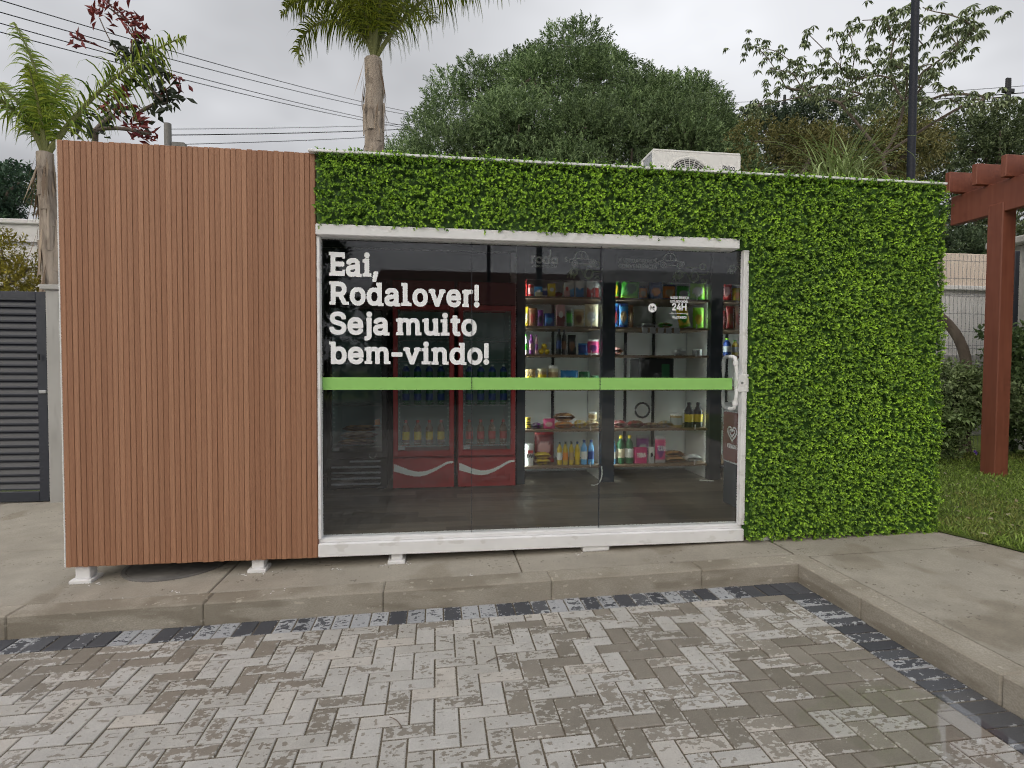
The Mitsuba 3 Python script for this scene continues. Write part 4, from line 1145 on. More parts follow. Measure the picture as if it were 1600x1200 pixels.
put(ac + '__coil', cat([bx(AX0 + 0.012, AX0 + 0.03, AY + 0.022, AY + 0.248, AZ0 + 0.02, AZ1 - 0.025), bx(AX0 + 0.03, AX1 - 0.022, AY + 0.25, AY + 0.28, AZ0 + 0.031, AZ1 - 0.025)] + [bx(AX0 + 0.008, AX0 + 0.011, AY + 0.022, AY + 0.248, z, z + 0.004) for z in np.arange(AZ0 + 0.03, AZ1 - 0.03, 0.012)]), 'mat_greyplastic')
bl = []
for k_ in range(3):
    a0 = k_ * 2 * math.pi / 3 + 0.4
    tt_ = np.linspace(0, 1.3, 8)
    vv = np.vstack([[(fx + r_ * math.cos(a0 + t_), AY + 0.09 - 0.045 * t_ / 1.3, fzc + r_ * math.sin(a0 + t_)) for r_ in (0.04, 0.185)] for t_ in tt_])
    ff = np.vstack([[[2 * q_, 2 * q_ + 1, 2 * q_ + 3], [2 * q_, 2 * q_ + 3, 2 * q_ + 2]] for q_ in range(7)])
    bl.append((vv, ff))
put(ac + '__fan', cat(bl + [tube([(fx, AY + 0.05, fzc), (fx, AY + 0.2, fzc)], 0.05, 20)]), 'mat_greyplastic')
gr = [tube([(fx + q * math.cos(t_), AY - 0.012, fzc + q * math.sin(t_)) for t_ in np.linspace(0, 2 * math.pi, 49)], 0.0022, 4, cap=False) for q in np.linspace(0.03, fr, 11)]
gr += [tube([(fx + 0.03 * math.cos(t_), AY - 0.013, fzc + 0.03 * math.sin(t_)), (fx + fr * math.cos(t_), AY - 0.013, fzc + fr * math.sin(t_))], 0.003, 4) for t_ in np.linspace(0, 2 * math.pi, 24, endpoint=False)]
gr += [tube([(fx + (fr + 0.012) * math.cos(t_), AY - 0.006, fzc + (fr + 0.012) * math.sin(t_)) for t_ in np.linspace(0, 2 * math.pi, 49)], 0.010, 6, cap=False)]
put(ac + '__fan_grille', cat(gr), 'mat_ac')
put(ac + '__badge', cat([bx(4.755, 4.905, AY - 0.003, AY - 0.0005, AZ0 + 0.16, AZ1 - 0.075)]), 'mat_ac')
put(ac + '__brand_lettering', on_wall(plain_text('Philco', 0.042, 0.118), 4.772, AY - 0.0032, 3.107), 'mat_slate')
put(ac + '__energy_mark', on_wall(extr(sbox(0, 0, 0.06, 0.045).difference(sbox(0.008, 0.008, 0.052, 0.037)).union(sbox(0.02, 0.012, 0.04, 0.02)), 0.001), 4.81, AY - 0.0032, 2.985), 'mat_slate')
put(ac + '__mount', cat([bx(q, q + 0.05, AY + 0.02, AY + 0.28, ZT - 0.004, AZ0) for q in (AX0 + 0.1, AX1 - 0.15)]), 'mat_iron')

# ------------------------------------------------------------------ left: gate, pillar, house
gt = thing('louvred_gate', 'dark navy metal gate with horizontal louvre slats left of the kiosk', 'gate')
GX1, GX0, GY = -1.625, -4.6, 2.50
GZ0, GZ1 = -0.03, 2.085
put(gt + '__frame', cat([cb(GX1 - 0.095, GX1, GY - 0.03, GY + 0.03, GZ0, GZ1, 0.005), cb(GX0, GX0 + 0.09, GY - 0.03, GY + 0.03, GZ0 - 0.06, GZ1, 0.005), cb(GX0 + 0.09, GX1 - 0.095, GY - 0.03, GY + 0.03, GZ1 - 0.09, GZ1, 0.005), cb(GX0 + 0.09, GX1 - 0.095, GY - 0.03, GY + 0.03, GZ0, GZ0 + 0.10, 0.005)]), 'mat_slate')
nl = 26
for k in range(nl):
    z0 = GZ0 + 0.105 + k * (GZ1 - GZ0 - 0.2) / nl
    hgt = (GZ1 - GZ0 - 0.2) / nl
    pts = np.array([(GY - 0.022, z0 + 0.012), (GY - 0.022, z0 + 0.028), (GY + 0.012, z0 + hgt + 0.022), (GY + 0.022, z0 + hgt + 0.016), (GY - 0.006, z0 + 0.012)])
    m = trimesh.creation.extrude_polygon(Polygon(pts), GX1 - 0.10 - GX0 - 0.09, engine='earcut')
    v = np.array(m.vertices)
    put(gt + '__slat', (np.c_[GX0 + 0.092 + v[:, 2], v[:, 0], v[:, 1]], m.faces), 'mat_slate')
put(gt + '__latch', cb(GX1 - 0.075, GX1 - 0.005, GY - 0.05, GY - 0.031, 1.065, 1.10, 0.005), 'mat_steel')
put(gt + '__latch__handle', tube([(GX1 - 0.055, GY - 0.06, 1.40), (GX1 - 0.055, GY - 0.06, 1.46)], 0.009, 8), 'mat_black')
pl = thing('gate_pillar', 'grey rendered pillar between the dark gate and the kiosk', 'pillar')
put(pl + '__shaft', cb(-1.60, -1.24, 2.42, 2.72, -0.1, 2.10, 0.008), 'mat_wallgrey')
put(pl + '__cap', cb(-1.635, -1.21, 2.39, 2.75, 2.102, 2.15, 0.006), 'mat_wallgrey')
gw = thing('boundary_wall', 'grey rendered wall running behind the kiosk from the gate pillar', 'wall')
put(gw + '__wall', cb(-1.238, 5.2, 2.62, 2.74, -0.1, 2.0, 0.01), 'mat_wallgrey')

hs = thing('white_house', 'pale rendered house block with a flat roof behind the dark gate', 'house')
put(hs + '__wall', cb(-10.0, -3.15, 5.5, 12.0, -0.4, 3.42, 0.01), 'mat_wallwhite')
put(hs + '__roof_edge', cb(-10.05, -3.12, 5.45, 12.05, 3.422, 3.49, 0.01), 'mat_wallwhite')
put(hs + '__drain_pipe', cat([tube([(-3.4, 5.46, 3.3), (-3.4, 5.46, 0.0)], 0.02, 8), tube([(-9, 5.47, 3.15), (-3.4, 5.47, 3.15)], 0.012, 6)]), 'mat_iron')

# ------------------------------------------------------------------ trees


def branch_mesh(nodes, parents, r_tip, power=0.5, rmax=0.2, sides=6, wob=0.02):
    """A limb for each node to its parent, tapered by what it carries."""
    n = len(nodes)
    load = np.ones(n)
    order = sorted(range(1, n), key=lambda i: -depth(parents, i))
    for i in order:
        load[parents[i]] += load[i]
    parts = []
    for i in range(1, n):
        a, b = nodes[parents[i]], nodes[i]
        mid = (a + b) / 2 + rng.normal(0, wob, 3) * np.linalg.norm(b - a)
        ra, rb = min(r_tip * load[i] ** power * 1.1, rmax), min(r_tip * load[i] ** power, rmax)
        parts.append(tube(smooth_curve([a, mid, b], 5), np.linspace(ra, rb, 5), sides))
    return cat(parts)


def depth(parents, i):
    d = 0
    while i:
        i = parents[i]
        d += 1
    return d


def skeleton(root, tips, up=None):
    """Greedy tree: every tip grows from the nearest node lower down."""
    nodes, parents = [np.asarray(root, float)], [0]
    tips = sorted([np.asarray(t_, float) for t_ in tips], key=lambda t_: np.linalg.norm(t_ - nodes[0]))
    for t_ in tips:
        c = np.array([np.linalg.norm(t_ - q) + 0.35 * np.linalg.norm(q - nodes[0]) + (3 if q[2] > t_[2] + 0.3 else 0) for q in nodes])
        j = int(np.argmin(c))
        if np.linalg.norm(t_ - nodes[j]) > 1.2:
            m = nodes[j] * 0.5 + t_ * 0.5 + [0, 0, 0.1] + rng.normal(0, 0.08, 3)
            nodes.append(m); parents.append(j); j = len(nodes) - 1
        nodes.append(t_); parents.append(j)
    return np.array(nodes), parents


def sprigs(centers, radii, n, ll, lw, lo, hi, per=8, up=0.35, shell=0.5, spread=0.7, droop=0.0, bias=1.2, length=0.18):
    """Leaf sprays on the outer part of each clump."""
    centers, radii = np.asarray(centers, float), np.asarray(radii, float)
    w_ = radii ** 2
    pick = rng.choice(len(centers), n, p=w_ / w_.sum())
    d = unit(rng.normal(size=(n, 3)) + [0, -0.1, 0.25])
    rad = radii[pick] * (shell + (1 - shell) * rng.random(n) ** 0.6)
    p = centers[pick] + d * rad[:, None] * [1, 1, 0.85]
    a = unit(d * 0.8 + rdir(n) * 0.6 + [0, 0, up])
    t_ = np.tile(np.linspace(0.0, 1.0, per), n)
    A = np.repeat(a, per, 0)
    s = unit(np.cross(A, rdir(n * per)))
    P_ = np.repeat(p, per, 0) + A * (t_ * length)[:, None]
    ax_ = unit(s * spread + A * 0.6 - np.array([0, 0, droop]))
    nn_ = unit(np.array([0, 0, 1.0]) + rdir(n * per) * 0.6)
    sz = rng.uniform(0.75, 1.2, n * per)
    m, ix_ = leaves(P_, ax_, nn_, ll * sz, lw * sz, 0.2, 0.15)
    base_t = np.repeat(rng.random(n), per) * 0.7 + rng.random(n * per) * 0.3
    base_t = base_t[:, None] ** bias
    tone = rng.uniform(0.78, 1.25, len(centers))[pick]
    col = (np.asarray(lo) * (1 - base_t) + np.asarray(hi) * base_t) * np.repeat(tone, per)[:, None]
    return m, col[ix_]


def tree(name, label, root, clumps, trunk_r, n, ll, lw, lo, hi, group=None, lim=None, **kw):
    k = thing(name, label, 'tree', group)
    cen = np.array([c[:3] for c in clumps]); rad = np.array([c[3] for c in clumps])
    nodes, par = skeleton(root, cen)
    fork = np.asarray(root, float) + [0, 0, 0]
    put(k + '__trunk', branch_mesh(nodes, par, 0.022, 0.5, trunk_r), 'mat_bark', smooth=60)
    m, col = sprigs(cen, rad, n, ll, lw, lo, hi, **kw)
    put(k + '__crown', m, 'mat_leaf', color=col)
    return k


# the big round tree behind the kiosk
env = np.array([(0.74, 7.4), (1.47, 8.3), (1.93, 9.26), (2.58, 10.05), (3.43, 10.7), (4.08, 10.6), (4.74, 10.7), (5.21, 11.1), (5.76, 11.3), (6.4, 11.5), (6.85, 10.9), (7.03, 10.5), (7.38, 10.6), (8.08, 10.3), (8.58, 9.9), (9.07, 9.9), (9.47, 10.0), (9.85, 9.6), (10.01, 8.9), (10.46, 8.6), (10.61, 7.9), (11.04, 7.5)])
cl = []
rt = np.random.default_rng(21)
for x, z in env:
    r = rt.uniform(0.5, 0.8)
    cl.append((x, 13.3 - 0.18 * (x - 1) + rt.uniform(-0.4, 0.4), z - r - 0.30, r))
for _ in range(105):
    x = rt.uniform(1.1, 10.6)
    hh = 1 - abs((x - 5.9) / 5.2) ** 2
    y = 13.0 - 0.18 * (x - 1) - 2.6 * max(hh, 0.05) ** 0.5 * rt.uniform(0.0, 1.0) + rt.uniform(-0.3, 0.6)
    nearer = (y + 3.8) / (16.9 - 0.18 * (x - 1))          # clumps on the near side of the dome sit lower and further in
    r = rt.uniform(0.6, 1.0)
    zt = 1.36 + (np.interp(x, env[:, 0], env[:, 1]) - 1.36) * nearer - r - 0.45
    cl.append((2.265 + (x - 2.265) * nearer, y, rt.uniform(min(4.9, zt - 0.3), zt), r))
tree('round_tree', 'large dense round green tree rising behind the kiosk roof', (5.9, 12.3, 0.1), cl, 0.30, 34000, 0.105, 0.032, (0.09, 0.14, 0.07), (0.31, 0.42, 0.19), per=9, up=0.55, spread=0.55, shell=0.35, bias=1.2, length=0.20)

# trees further right and further back
def crowd(x0, x1, y, z0, z1, n, r0=0.6, r1=1.1):
    return [(rng.uniform(x0, x1), y + rng.uniform(-1, 1), rng.uniform(z0, z1), rng.uniform(r0, r1)) for _ in range(n)]


tree('backdrop_tree', 'dark green tree behind the right end of the air conditioner', (13.2, 13.8, 0.1), crowd(10.2, 16.2, 13.8, 4.2, 9.3, 54), 0.2, 9500, 0.13, 0.05, (0.05, 0.08, 0.055), (0.15, 0.20, 0.12), per=8)
tree('backdrop_tree', 'yellowish brown tree behind the tall arching grass', (10.6, 8.2, 0.1), crowd(9.2, 13.2, 8.2, 3.7, 6.5, 34, 0.45, 0.7), 0.12, 5200, 0.10, 0.035, (0.11, 0.12, 0.045), (0.34, 0.31, 0.12), per=7, shell=0.4)
tree('backdrop_tree', 'grey green tree right of the dark lamp post', (19.0, 11.0, 0.1), crowd(13.6, 23.0, 11.0, 3.2, 8.6, 66), 0.2, 13000, 0.12, 0.045, (0.07, 0.10, 0.05), (0.20, 0.25, 0.12), per=8)
tree('backdrop_tree', 'dark tree mass low behind the pergola', (16.5, 8.6, 0.1), crowd(13.3, 19.5, 8.6, 2.7, 4.6, 26, 0.5, 0.9), 0.15, 5000, 0.11, 0.04, (0.035, 0.06, 0.032), (0.12, 0.17, 0.085), per=8)
tree('backdrop_tree', 'low olive tree between the palm trunk and the big round tree', (2.2, 15.5, 0.1), crowd(0.2, 3.6, 15.5, 4.6, 6.9, 16, 0.45, 0.8), 0.1, 1800, 0.10, 0.04, (0.05, 0.07, 0.035), (0.15, 0.18, 0.09), per=7)
tree('backdrop_tree', 'dark tree at the far left edge behind the white house', (-11.5, 17.0, 0.1), crowd(-15.0, -10.4, 17.0, 4.4, 8.2, 34, 0.6, 1.0), 0.25, 4600, 0.16, 0.06, (0.025, 0.055, 0.04), (0.085, 0.15, 0.085), per=8)
tree('backdrop_tree', 'olive tree behind the trunk of the left palm', (-7.0, 14.0, 0.1), crowd(-8.4, -5.6, 14.0, 3.0, 6.2, 18, 0.5, 0.8), 0.12, 2000, 0.10, 0.04, (0.04, 0.055, 0.02), (0.13, 0.15, 0.05), per=7)

# the sparse tree with hanging leaf clusters
tips = np.array([(8.22, 6.71, 7.61), (7.9, 5.7, 6.96), (8.74, 6.49, 7.42), (7.51, 4.73, 6.11), (8.5, 5.6, 6.76), (8.39, 5.0, 6.83), (9.1, 5.75, 6.92), (8.4, 4.4, 6.43), (9.54, 5.63, 7.4), (9.22, 4.88, 7.09), (9.93, 5.41, 7.4), (9.37, 4.55, 6.94), (9.37, 4.4, 6.99), (9.51, 5.4, 6.83), (9.93, 5.66, 7.0), (8.73, 4.73, 6.23), (9.36, 6.06, 6.83), (9.11, 6.12, 6.84), (7.93, 4.74, 6.06), (8.28, 5.74, 6.59), (8.51, 5.87, 6.45), (9.03, 6.21, 6.58), (8.87, 5.51, 6.3), (8.31, 4.34, 5.69), (9.0, 4.91, 6.14), (9.12, 4.81, 6.18), (9.25, 4.72, 6.09), (10.07, 5.47, 6.65), (9.24, 4.26, 6.05), (9.12, 3.96, 5.97), (9.52, 4.56, 6.58), (9.59, 4.87, 6.61), (10.0, 5.46, 6.42), (9.61, 4.68, 6.06), (9.25, 3.99, 5.83), (10.39, 5.1, 6.54), (9.75, 4.26, 5.95), (9.89, 4.73, 6.94), (9.65, 4.29, 6.92), (9.3, 3.78, 6.63), (10.06, 4.62, 6.98), (10.21, 4.74, 6.7), (9.41, 3.58, 6.44), (9.91, 3.99, 6.43), (9.82, 3.75, 6.36), (9.57, 3.35, 6.21), (9.73, 3.37, 6.13), (11.09, 4.51, 7.0), (10.75, 4.6, 6.73), (9.88, 3.76, 6.06), (10.58, 4.27, 6.62), (9.17, 3.31, 5.58), (10.6, 4.85, 6.37), (8.85, 5.15, 5.9), (9.48, 5.52, 6.18), (8.83, 4.37, 5.63), (8.75, 4.74, 5.65), (7.69, 5.37, 5.81), (8.39, 6.69, 6.38), (7.86, 5.5, 5.97), (9.61, 4.41, 5.56), (10.44, 5.14, 6.01), (10.63, 4.78, 5.92), (9.85, 3.83, 5.37), (9.89, 3.49, 5.21), (10.87, 4.2, 5.63), (9.72, 2.98, 4.99), (9.97, 3.71, 5.24), (10.19, 5.11, 6.25), (10.45, 5.0, 6.13), (8.18, 4.73, 5.73)])
sp = thing('sparse_tree', 'thin branched tree with sparse hanging leaf clusters against the sky on the right', 'tree')
root = np.array([9.75, 4.9, 3.9])
nodes, par = skeleton(root, tips)
put(sp + '__trunk', cat([branch_mesh(nodes, par, 0.007, 0.36, 0.026, 5, 0.04), tube(smooth_curve([(9.4, 4.7, 0.1), (9.62, 4.85, 1.6), (9.72, 4.85, 3.0), (9.75, 4.9, 3.9)], 14), np.linspace(0.07, 0.04, 14), 9)]), 'mat_bark', smooth=60)
ngp, nlf = 9, 7
gc_ = np.repeat(tips, ngp, 0) + rng.normal(0, 1, (len(tips) * ngp, 3)) * [0.15, 0.15, 0.07]
cc = np.repeat(gc_, nlf, 0)
th_ = np.tile(np.arange(nlf) / nlf * 2 * np.pi, len(gc_)) + np.repeat(rng.uniform(0, 6, len(gc_)), nlf)
aa = unit(np.c_[np.cos(th_), np.sin(th_), rng.uniform(-1.3, -0.35, len(th_))] + rdir(len(th_)) * 0.15)
m_, ix = leaves(cc, aa, unit(np.c_[np.cos(th_), np.sin(th_), np.full(len(th_), 0.8)]), rng.uniform(0.08, 0.135, len(cc)), 0.036, 0.15, 0.15)
put(sp + '__crown', m_, 'mat_leaf', color=tint(len(cc), (0.11, 0.145, 0.08), (0.32, 0.38, 0.20), 1.0, ix))


# palms
def frond(p0, az, e0, e1, L, leaf=0.55, n=70, hang=0.75, lo=(0.05, 0.09, 0.01), hi=(0.20, 0.25, 0.03), lw=0.026):
    s = np.linspace(0, 1, 40)
    e = np.radians(e0 + (e1 - e0) * s ** 1.15)
    h = np.cumsum(np.cos(e)) / 40 * L
    z = np.cumsum(np.sin(e)) / 40 * L
    a = math.radians(az)
    pts = np.asarray(p0) + np.c_[h * math.cos(a), h * math.sin(a), z]
    rach = tube(pts, np.linspace(0.032, 0.005, 40), 6)
    t_ = np.linspace(0.16, 0.99, n)
    P_ = np.stack([np.interp(t_, s, pts[:, k]) for k in range(3)], 1)
    tg = unit(np.stack([np.interp(t_, s, np.gradient(pts[:, k])) for k in range(3)], 1))
    sd = unit(np.cross(tg, [0, 0, 1.0]) + 1e-6)
    upv = unit(np.cross(sd, tg))
    parts, cols = [], []
    for sgn in (-1, 1):
        ll_ = leaf * np.sin(np.pi * np.clip(t_ * 0.86 + 0.14, 0, 1)) ** 0.6 * rng.uniform(0.8, 1.15, n)
        plume = rng.normal(0.15, 0.45, n)[:, None]
        d0 = unit(sd * sgn + tg * rng.uniform(0.25, 0.6, n)[:, None] + upv * plume)
        q = P_.copy()
        d = d0.copy()
        wv = unit(np.cross(d0, upv + 0.2 * rdir(n)))
        rows = []
        seg = 5
        for k in range(seg + 1):
            w_ = lw * (1 - (k / seg) ** 2) * (0.65 if k == 0 else 1) + 0.002
            rows.append(np.stack([q - wv * w_ / 2, q + wv * w_ / 2], 1))
            q = q + d * (ll_ / seg)[:, None]
            d = unit(d + np.array([0, 0, -1.0]) * hang * (0.25 + 0.22 * k) * rng.uniform(0.6, 1.3, n)[:, None])
        v = np.stack(rows, 1)          # n, seg+1, 2, 3
        ii = (np.arange(n) * (seg + 1) * 2)[:, None, None] + (np.arange(seg) * 2)[None, :, None]
        f = np.concatenate([ii + np.array([0, 1, 3]), ii + np.array([0, 3, 2])], 1).reshape(-1, 3)
        parts.append((v.reshape(-1, 3), f))
        tt = rng.random(n)[:, None] * 0.8 + 0.2 * t_[:, None]
        cols.append(np.repeat(np.asarray(lo) * (1 - tt) + np.asarray(hi) * tt, (seg + 1) * 2, 0))
    lf = cat(parts)
    m = cat([rach, lf])
    return m, np.vstack([np.tile(np.array([[0.16, 0.17, 0.06]]), (len(rach[0]), 1))] + cols)


def palm(label, base, top, r0, r1, fronds, seed, **kw):
    k = thing('palm_tree', label, 'palm tree')
    n = 40
    ax_ = smooth_curve([base, (np.asarray(base) * 0.5 + np.asarray(top) * 0.5) + [0.03, 0, 0], top], n)
    rad = np.linspace(r0, r1, n)
    v, f = tube(ax_, rad, 18)
    v = np.array(v)
    c = np.repeat(ax_, 18, 0)
    body = v[:n * 18] - c
    nz = meshkit.fbm(np.c_[v[:n * 18, :2] * 14, v[:n * 18, 2:] * 3.0], 3, seed) - 0.5
    v[:n * 18] = c + body * (1 + 0.45 * nz[:, None])
    put(k + '__trunk', (v, f), 'mat_palmbark', smooth=50)
    # old leaf bases clasping the trunk
    lb = []
    for i in range(30):
        t_ = rng.uniform(0.3, 0.88)
        p = np.array([np.interp(t_, np.linspace(0, 1, n), ax_[:, q]) for q in range(3)])
        a = rng.uniform(0, 2 * np.pi)
        rr_ = np.interp(t_, [0, 1], [r0, r1]) * 1.0
        d = np.array([math.cos(a), math.sin(a), 0])
        s_ = np.array([-math.sin(a), math.cos(a), 0])
        ln = rng.uniform(0.2, 0.45)
        wd = rng.uniform(0.03, 0.06)
        ps = [p + d * rr_ * (1 + 0.05 * q) + [0, 0, ln * q] for q in np.linspace(0, 1, 5)]
        vv = np.vstack([[q - s_ * wd * (1 - 0.5 * u), q + s_ * wd * (1 - 0.5 * u), q + d * 0.018] for q, u in zip(ps, np.linspace(0, 1, 5))])
        ff = []
        for q in range(4):
            o = q * 3
            ff += [[o, o + 2, o + 5], [o, o + 5, o + 3], [o + 2, o + 1, o + 4], [o + 2, o + 4, o + 5]]
        lb.append((vv, np.array(ff)))
    put(k + '__leaf_bases', cat(lb), 'mat_palmbark', kind='stuff')
    nf = 160
    tt = rng.random(nf)
    aa_ = rng.uniform(0, 2 * np.pi, nf)
    p_ = np.stack([np.interp(tt, np.linspace(0, 1, n), ax_[:, q]) for q in range(3)], 1) + np.c_[np.cos(aa_), np.sin(aa_), aa_ * 0] * (np.interp(tt, [0, 1], [r0, r1]) * 1.04)[:, None]
    m, ix_ = leaves(p_, unit(np.c_[np.cos(aa_) * 0.10, np.sin(aa_) * 0.10, -np.ones(nf)] + rng.normal(0, 0.10, (nf, 3))), np.c_[np.cos(aa_), np.sin(aa_), aa_ * 0], rng.uniform(0.2, 0.6, nf), rng.uniform(0.012, 0.04, nf), 0.3, -0.05)
    put(k + '__dead_fibres', m, 'mat_leaf', color=tint(nf, (0.13, 0.085, 0.055), (0.42, 0.33, 0.24), 1.0, ix_), kind='stuff')
    for fr_ in fronds:
        m, col = frond(np.asarray(top) + [0, 0, -0.05], *fr_, **kw)
        put(k + '__frond', m, 'mat_leaf', color=col)
    return k


GR = dict(lo=(0.06, 0.11, 0.010), hi=(0.32, 0.34, 0.035), lw=0.019, n=95, hang=0.9)
palm('palm tree with shaggy grey trunk standing behind the middle of the kiosk', (1.31, 4.62, 0.05), (1.36, 4.66, 5.75), 0.195, 0.125,
     [(4, 64, -8, 3.3, 0.66), (178, 82, -110, 1.8, 0.42), (190, 87, -60, 1.8, 0.45), (60, 76, 0, 2.6, 0.55), (25, 78, 0, 2.6, 0.7), (150, 84, -20, 2.4, 0.65), (-60, 80, 20, 2.2, 0.65), (-80, 86, 0, 2.2, 0.5), (-30, 84, 30, 2.6, 0.5), (110, 84, -10, 2.2, 0.5), (200, 86, 10, 2.0, 0.5), (20, 84, 40, 2.6, 0.5), (-120, 86, -20, 1.9, 0.45), (90, 88, 50, 2.4, 0.5), (180, 89, 60, 2.2, 0.5), (0, 88, 60, 2.2, 0.5)], 3, **GR)
palm('palm tree with brown shaggy trunk behind the dark gate', (-1.80, 2.98, -0.05), (-1.90, 2.95, 3.62), 0.19, 0.075,
     [(180, 94, 62, 1.45, 0.36), (14, 63, 34, 2.1, 0.50), (95, 84, 50, 1.2, 0.35), (170, 80, 0, 1.4, 0.38), (200, 76, -30, 1.4, 0.4), (-90, 88, 60, 0.9, 0.3)], 8, lo=(0.07, 0.15, 0.014), hi=(0.34, 0.40, 0.05), lw=0.018, n=85, hang=1.0)

# red and dark leaved rubber tree behind the wooden panel
rb = thing('rubber_tree', 'slim tree with large dark leaves and red young leaf clusters above the wooden panel', 'tree')
redc = np.array([(-2.01, 4.42, 6.04), (-2.3, 4.75, 6.08), (-2.04, 4.77, 6.15), (-1.84, 4.62, 5.98), (-1.86, 4.78, 5.86), (-1.68, 4.58, 5.86), (-2.14, 4.78, 5.06), (-2.14, 4.66, 4.85), (-2.07, 4.81, 4.95), (-1.76, 4.55, 4.51), (-1.76, 4.92, 4.62), (-1.78, 4.73, 4.71), (-1.43, 4.97, 5.39), (-2.38, 4.4, 5.59)])
darkc = np.array([(-2.08, 4.76, 5.62), (-1.93, 4.79, 5.69), (-1.88, 4.85, 5.59), (-1.64, 4.6, 5.39), (-1.61, 4.71, 5.37), (-1.67, 4.58, 5.21), (-1.58, 4.83, 5.46), (-1.54, 4.92, 5.25), (-1.5, 4.69, 5.02), (-1.57, 5.02, 5.12), (-1.65, 4.87, 5.03), (-1.95, 4.74, 5.22), (-2.04, 4.76, 5.16), (-2.49, 4.75, 4.73), (-2.42, 4.55, 4.55), (-2.16, 4.35, 4.42), (-2.02, 4.46, 4.67), (-1.91, 4.89, 4.88), (-1.66, 4.75, 5.64), (-1.53, 5.1, 5.25)])
nodes, par = skeleton((-1.95, 4.75, 3.2), np.vstack([redc, darkc]))
put(rb + '__trunk', cat([branch_mesh(nodes, par, 0.007, 0.45, 0.045, 6, 0.05), tube(smooth_curve([(-1.9, 4.8, -0.1), (-1.97, 4.75, 1.5), (-1.95, 4.75, 3.2)], 8), np.linspace(0.06, 0.045, 8), 8)]), 'mat_bark', smooth=60)
for cset, per_, lo, hi, nm, sg in ((redc, 16, (0.12, 0.022, 0.03), (0.30, 0.065, 0.055), 'red_leaves', 0.10), (darkc, 13, (0.022, 0.034, 0.022), (0.06, 0.075, 0.045), 'dark_leaves', 0.12)):
    nlv = len(cset) * per_
    q = np.repeat(cset, per_, 0) + rng.normal(0, sg * 0.6, (nlv, 3))
    m_, ix = leaves(q, unit(rdir(nlv) + [0, 0, 0.25 if nm == 'red_leaves' else -0.1]), unit(rdir(nlv) + [0, 0, 0.7]), rng.uniform(0.11, 0.18, nlv), rng.uniform(0.04, 0.06, nlv) if nm == 'red_leaves' else rng.uniform(0.06, 0.085, nlv), 0.2, 0.2)
    put(rb + '__' + nm, m_, 'mat_leaf', color=tint(nlv, lo, hi, 1.0, ix))

# yellow green shrub above the gate
ys_ = thing('yellow_shrub', 'yellow green feathery shrub showing above the dark gate', 'shrub')
cl = [(-2.35, 3.1, 2.25, 0.22), (-2.2, 3.15, 2.42, 0.2), (-2.45, 3.1, 2.6, 0.2), (-2.55, 3.2, 2.2, 0.25), (-2.0, 3.1, 2.2, 0.18), (-2.7, 3.1, 2.4, 0.25), (-2.5, 3.1, 1.9, 0.3), (-2.2, 3.1, 1.9, 0.3)]
nodes, par = skeleton((-2.4, 3.15, 0.0), [c[:3] for c in cl])
put(ys_ + '__stem', branch_mesh(nodes, par, 0.008, 0.45, 0.04), 'mat_bark')
m_, col = sprigs([c[:3] for c in cl], [c[3] for c in cl], 900, 0.055, 0.016, (0.16, 0.16, 0.02), (0.48, 0.40, 0.06), per=8, shell=0.2, length=0.1)
put(ys_ + '__crown', m_, 'mat_leaf', color=col)

# tall arching grass behind the kiosk
tg_ = thing('tall_grass', 'tall clump of pale green arching grass blades behind the right half of the kiosk', 'plant')
nb = 210
parts, cols = [], []
for i in range(nb):
    a = rng.uniform(0, 2 * np.pi)
    L = rng.uniform(0.7, 1.55)
    e = np.radians(rng.uniform(74, 90) - np.linspace(0, 1, 12) ** 1.5 * rng.uniform(30, 175))
    h = np.cumsum(np.cos(e)) * L / 12
    z = np.cumsum(np.sin(e)) * L / 12
    p = np.array([7.33, 2.9, 3.2]) + rng.normal(0, 0.11, 3) + np.c_[h * math.cos(a), h * math.sin(a), z]
    s_ = np.array([-math.sin(a), math.cos(a), 0.0])
    w_ = 0.020 * np.sin(np.linspace(0.5, np.pi, 12))[:, None] + 0.001
    v = np.stack([p - s_ * w_ / 2, p + [0, 0, -0.004], p + s_ * w_ / 2], 1).reshape(-1, 3)
    f = []
    for k in range(11):
        o = 3 * k
        f += [[o, o + 1, o + 4], [o, o + 4, o + 3], [o + 1, o + 2, o + 5], [o + 1, o + 5, o + 4]]
    parts.append((v, np.array(f)))
    t_ = rng.random()
    cols.append(np.tile(np.array([0.17, 0.24, 0.07]) * (1 - t_) + np.array([0.36, 0.44, 0.20]) * t_, (len(v), 1)))
put(tg_ + '__blades', cat(parts), 'mat_leaf', color=np.vstack(cols))
put(tg_ + '__stems', cat([tube([(7.33 + q[0], 2.9 + q[1], 0.1), (7.33 + q[0] * 0.5, 2.9 + q[1] * 0.5, 2.85)], 0.015, 6) for q in rng.normal(0, 0.12, (14, 2))]), 'mat_leaf', color=(0.14, 0.17, 0.06))

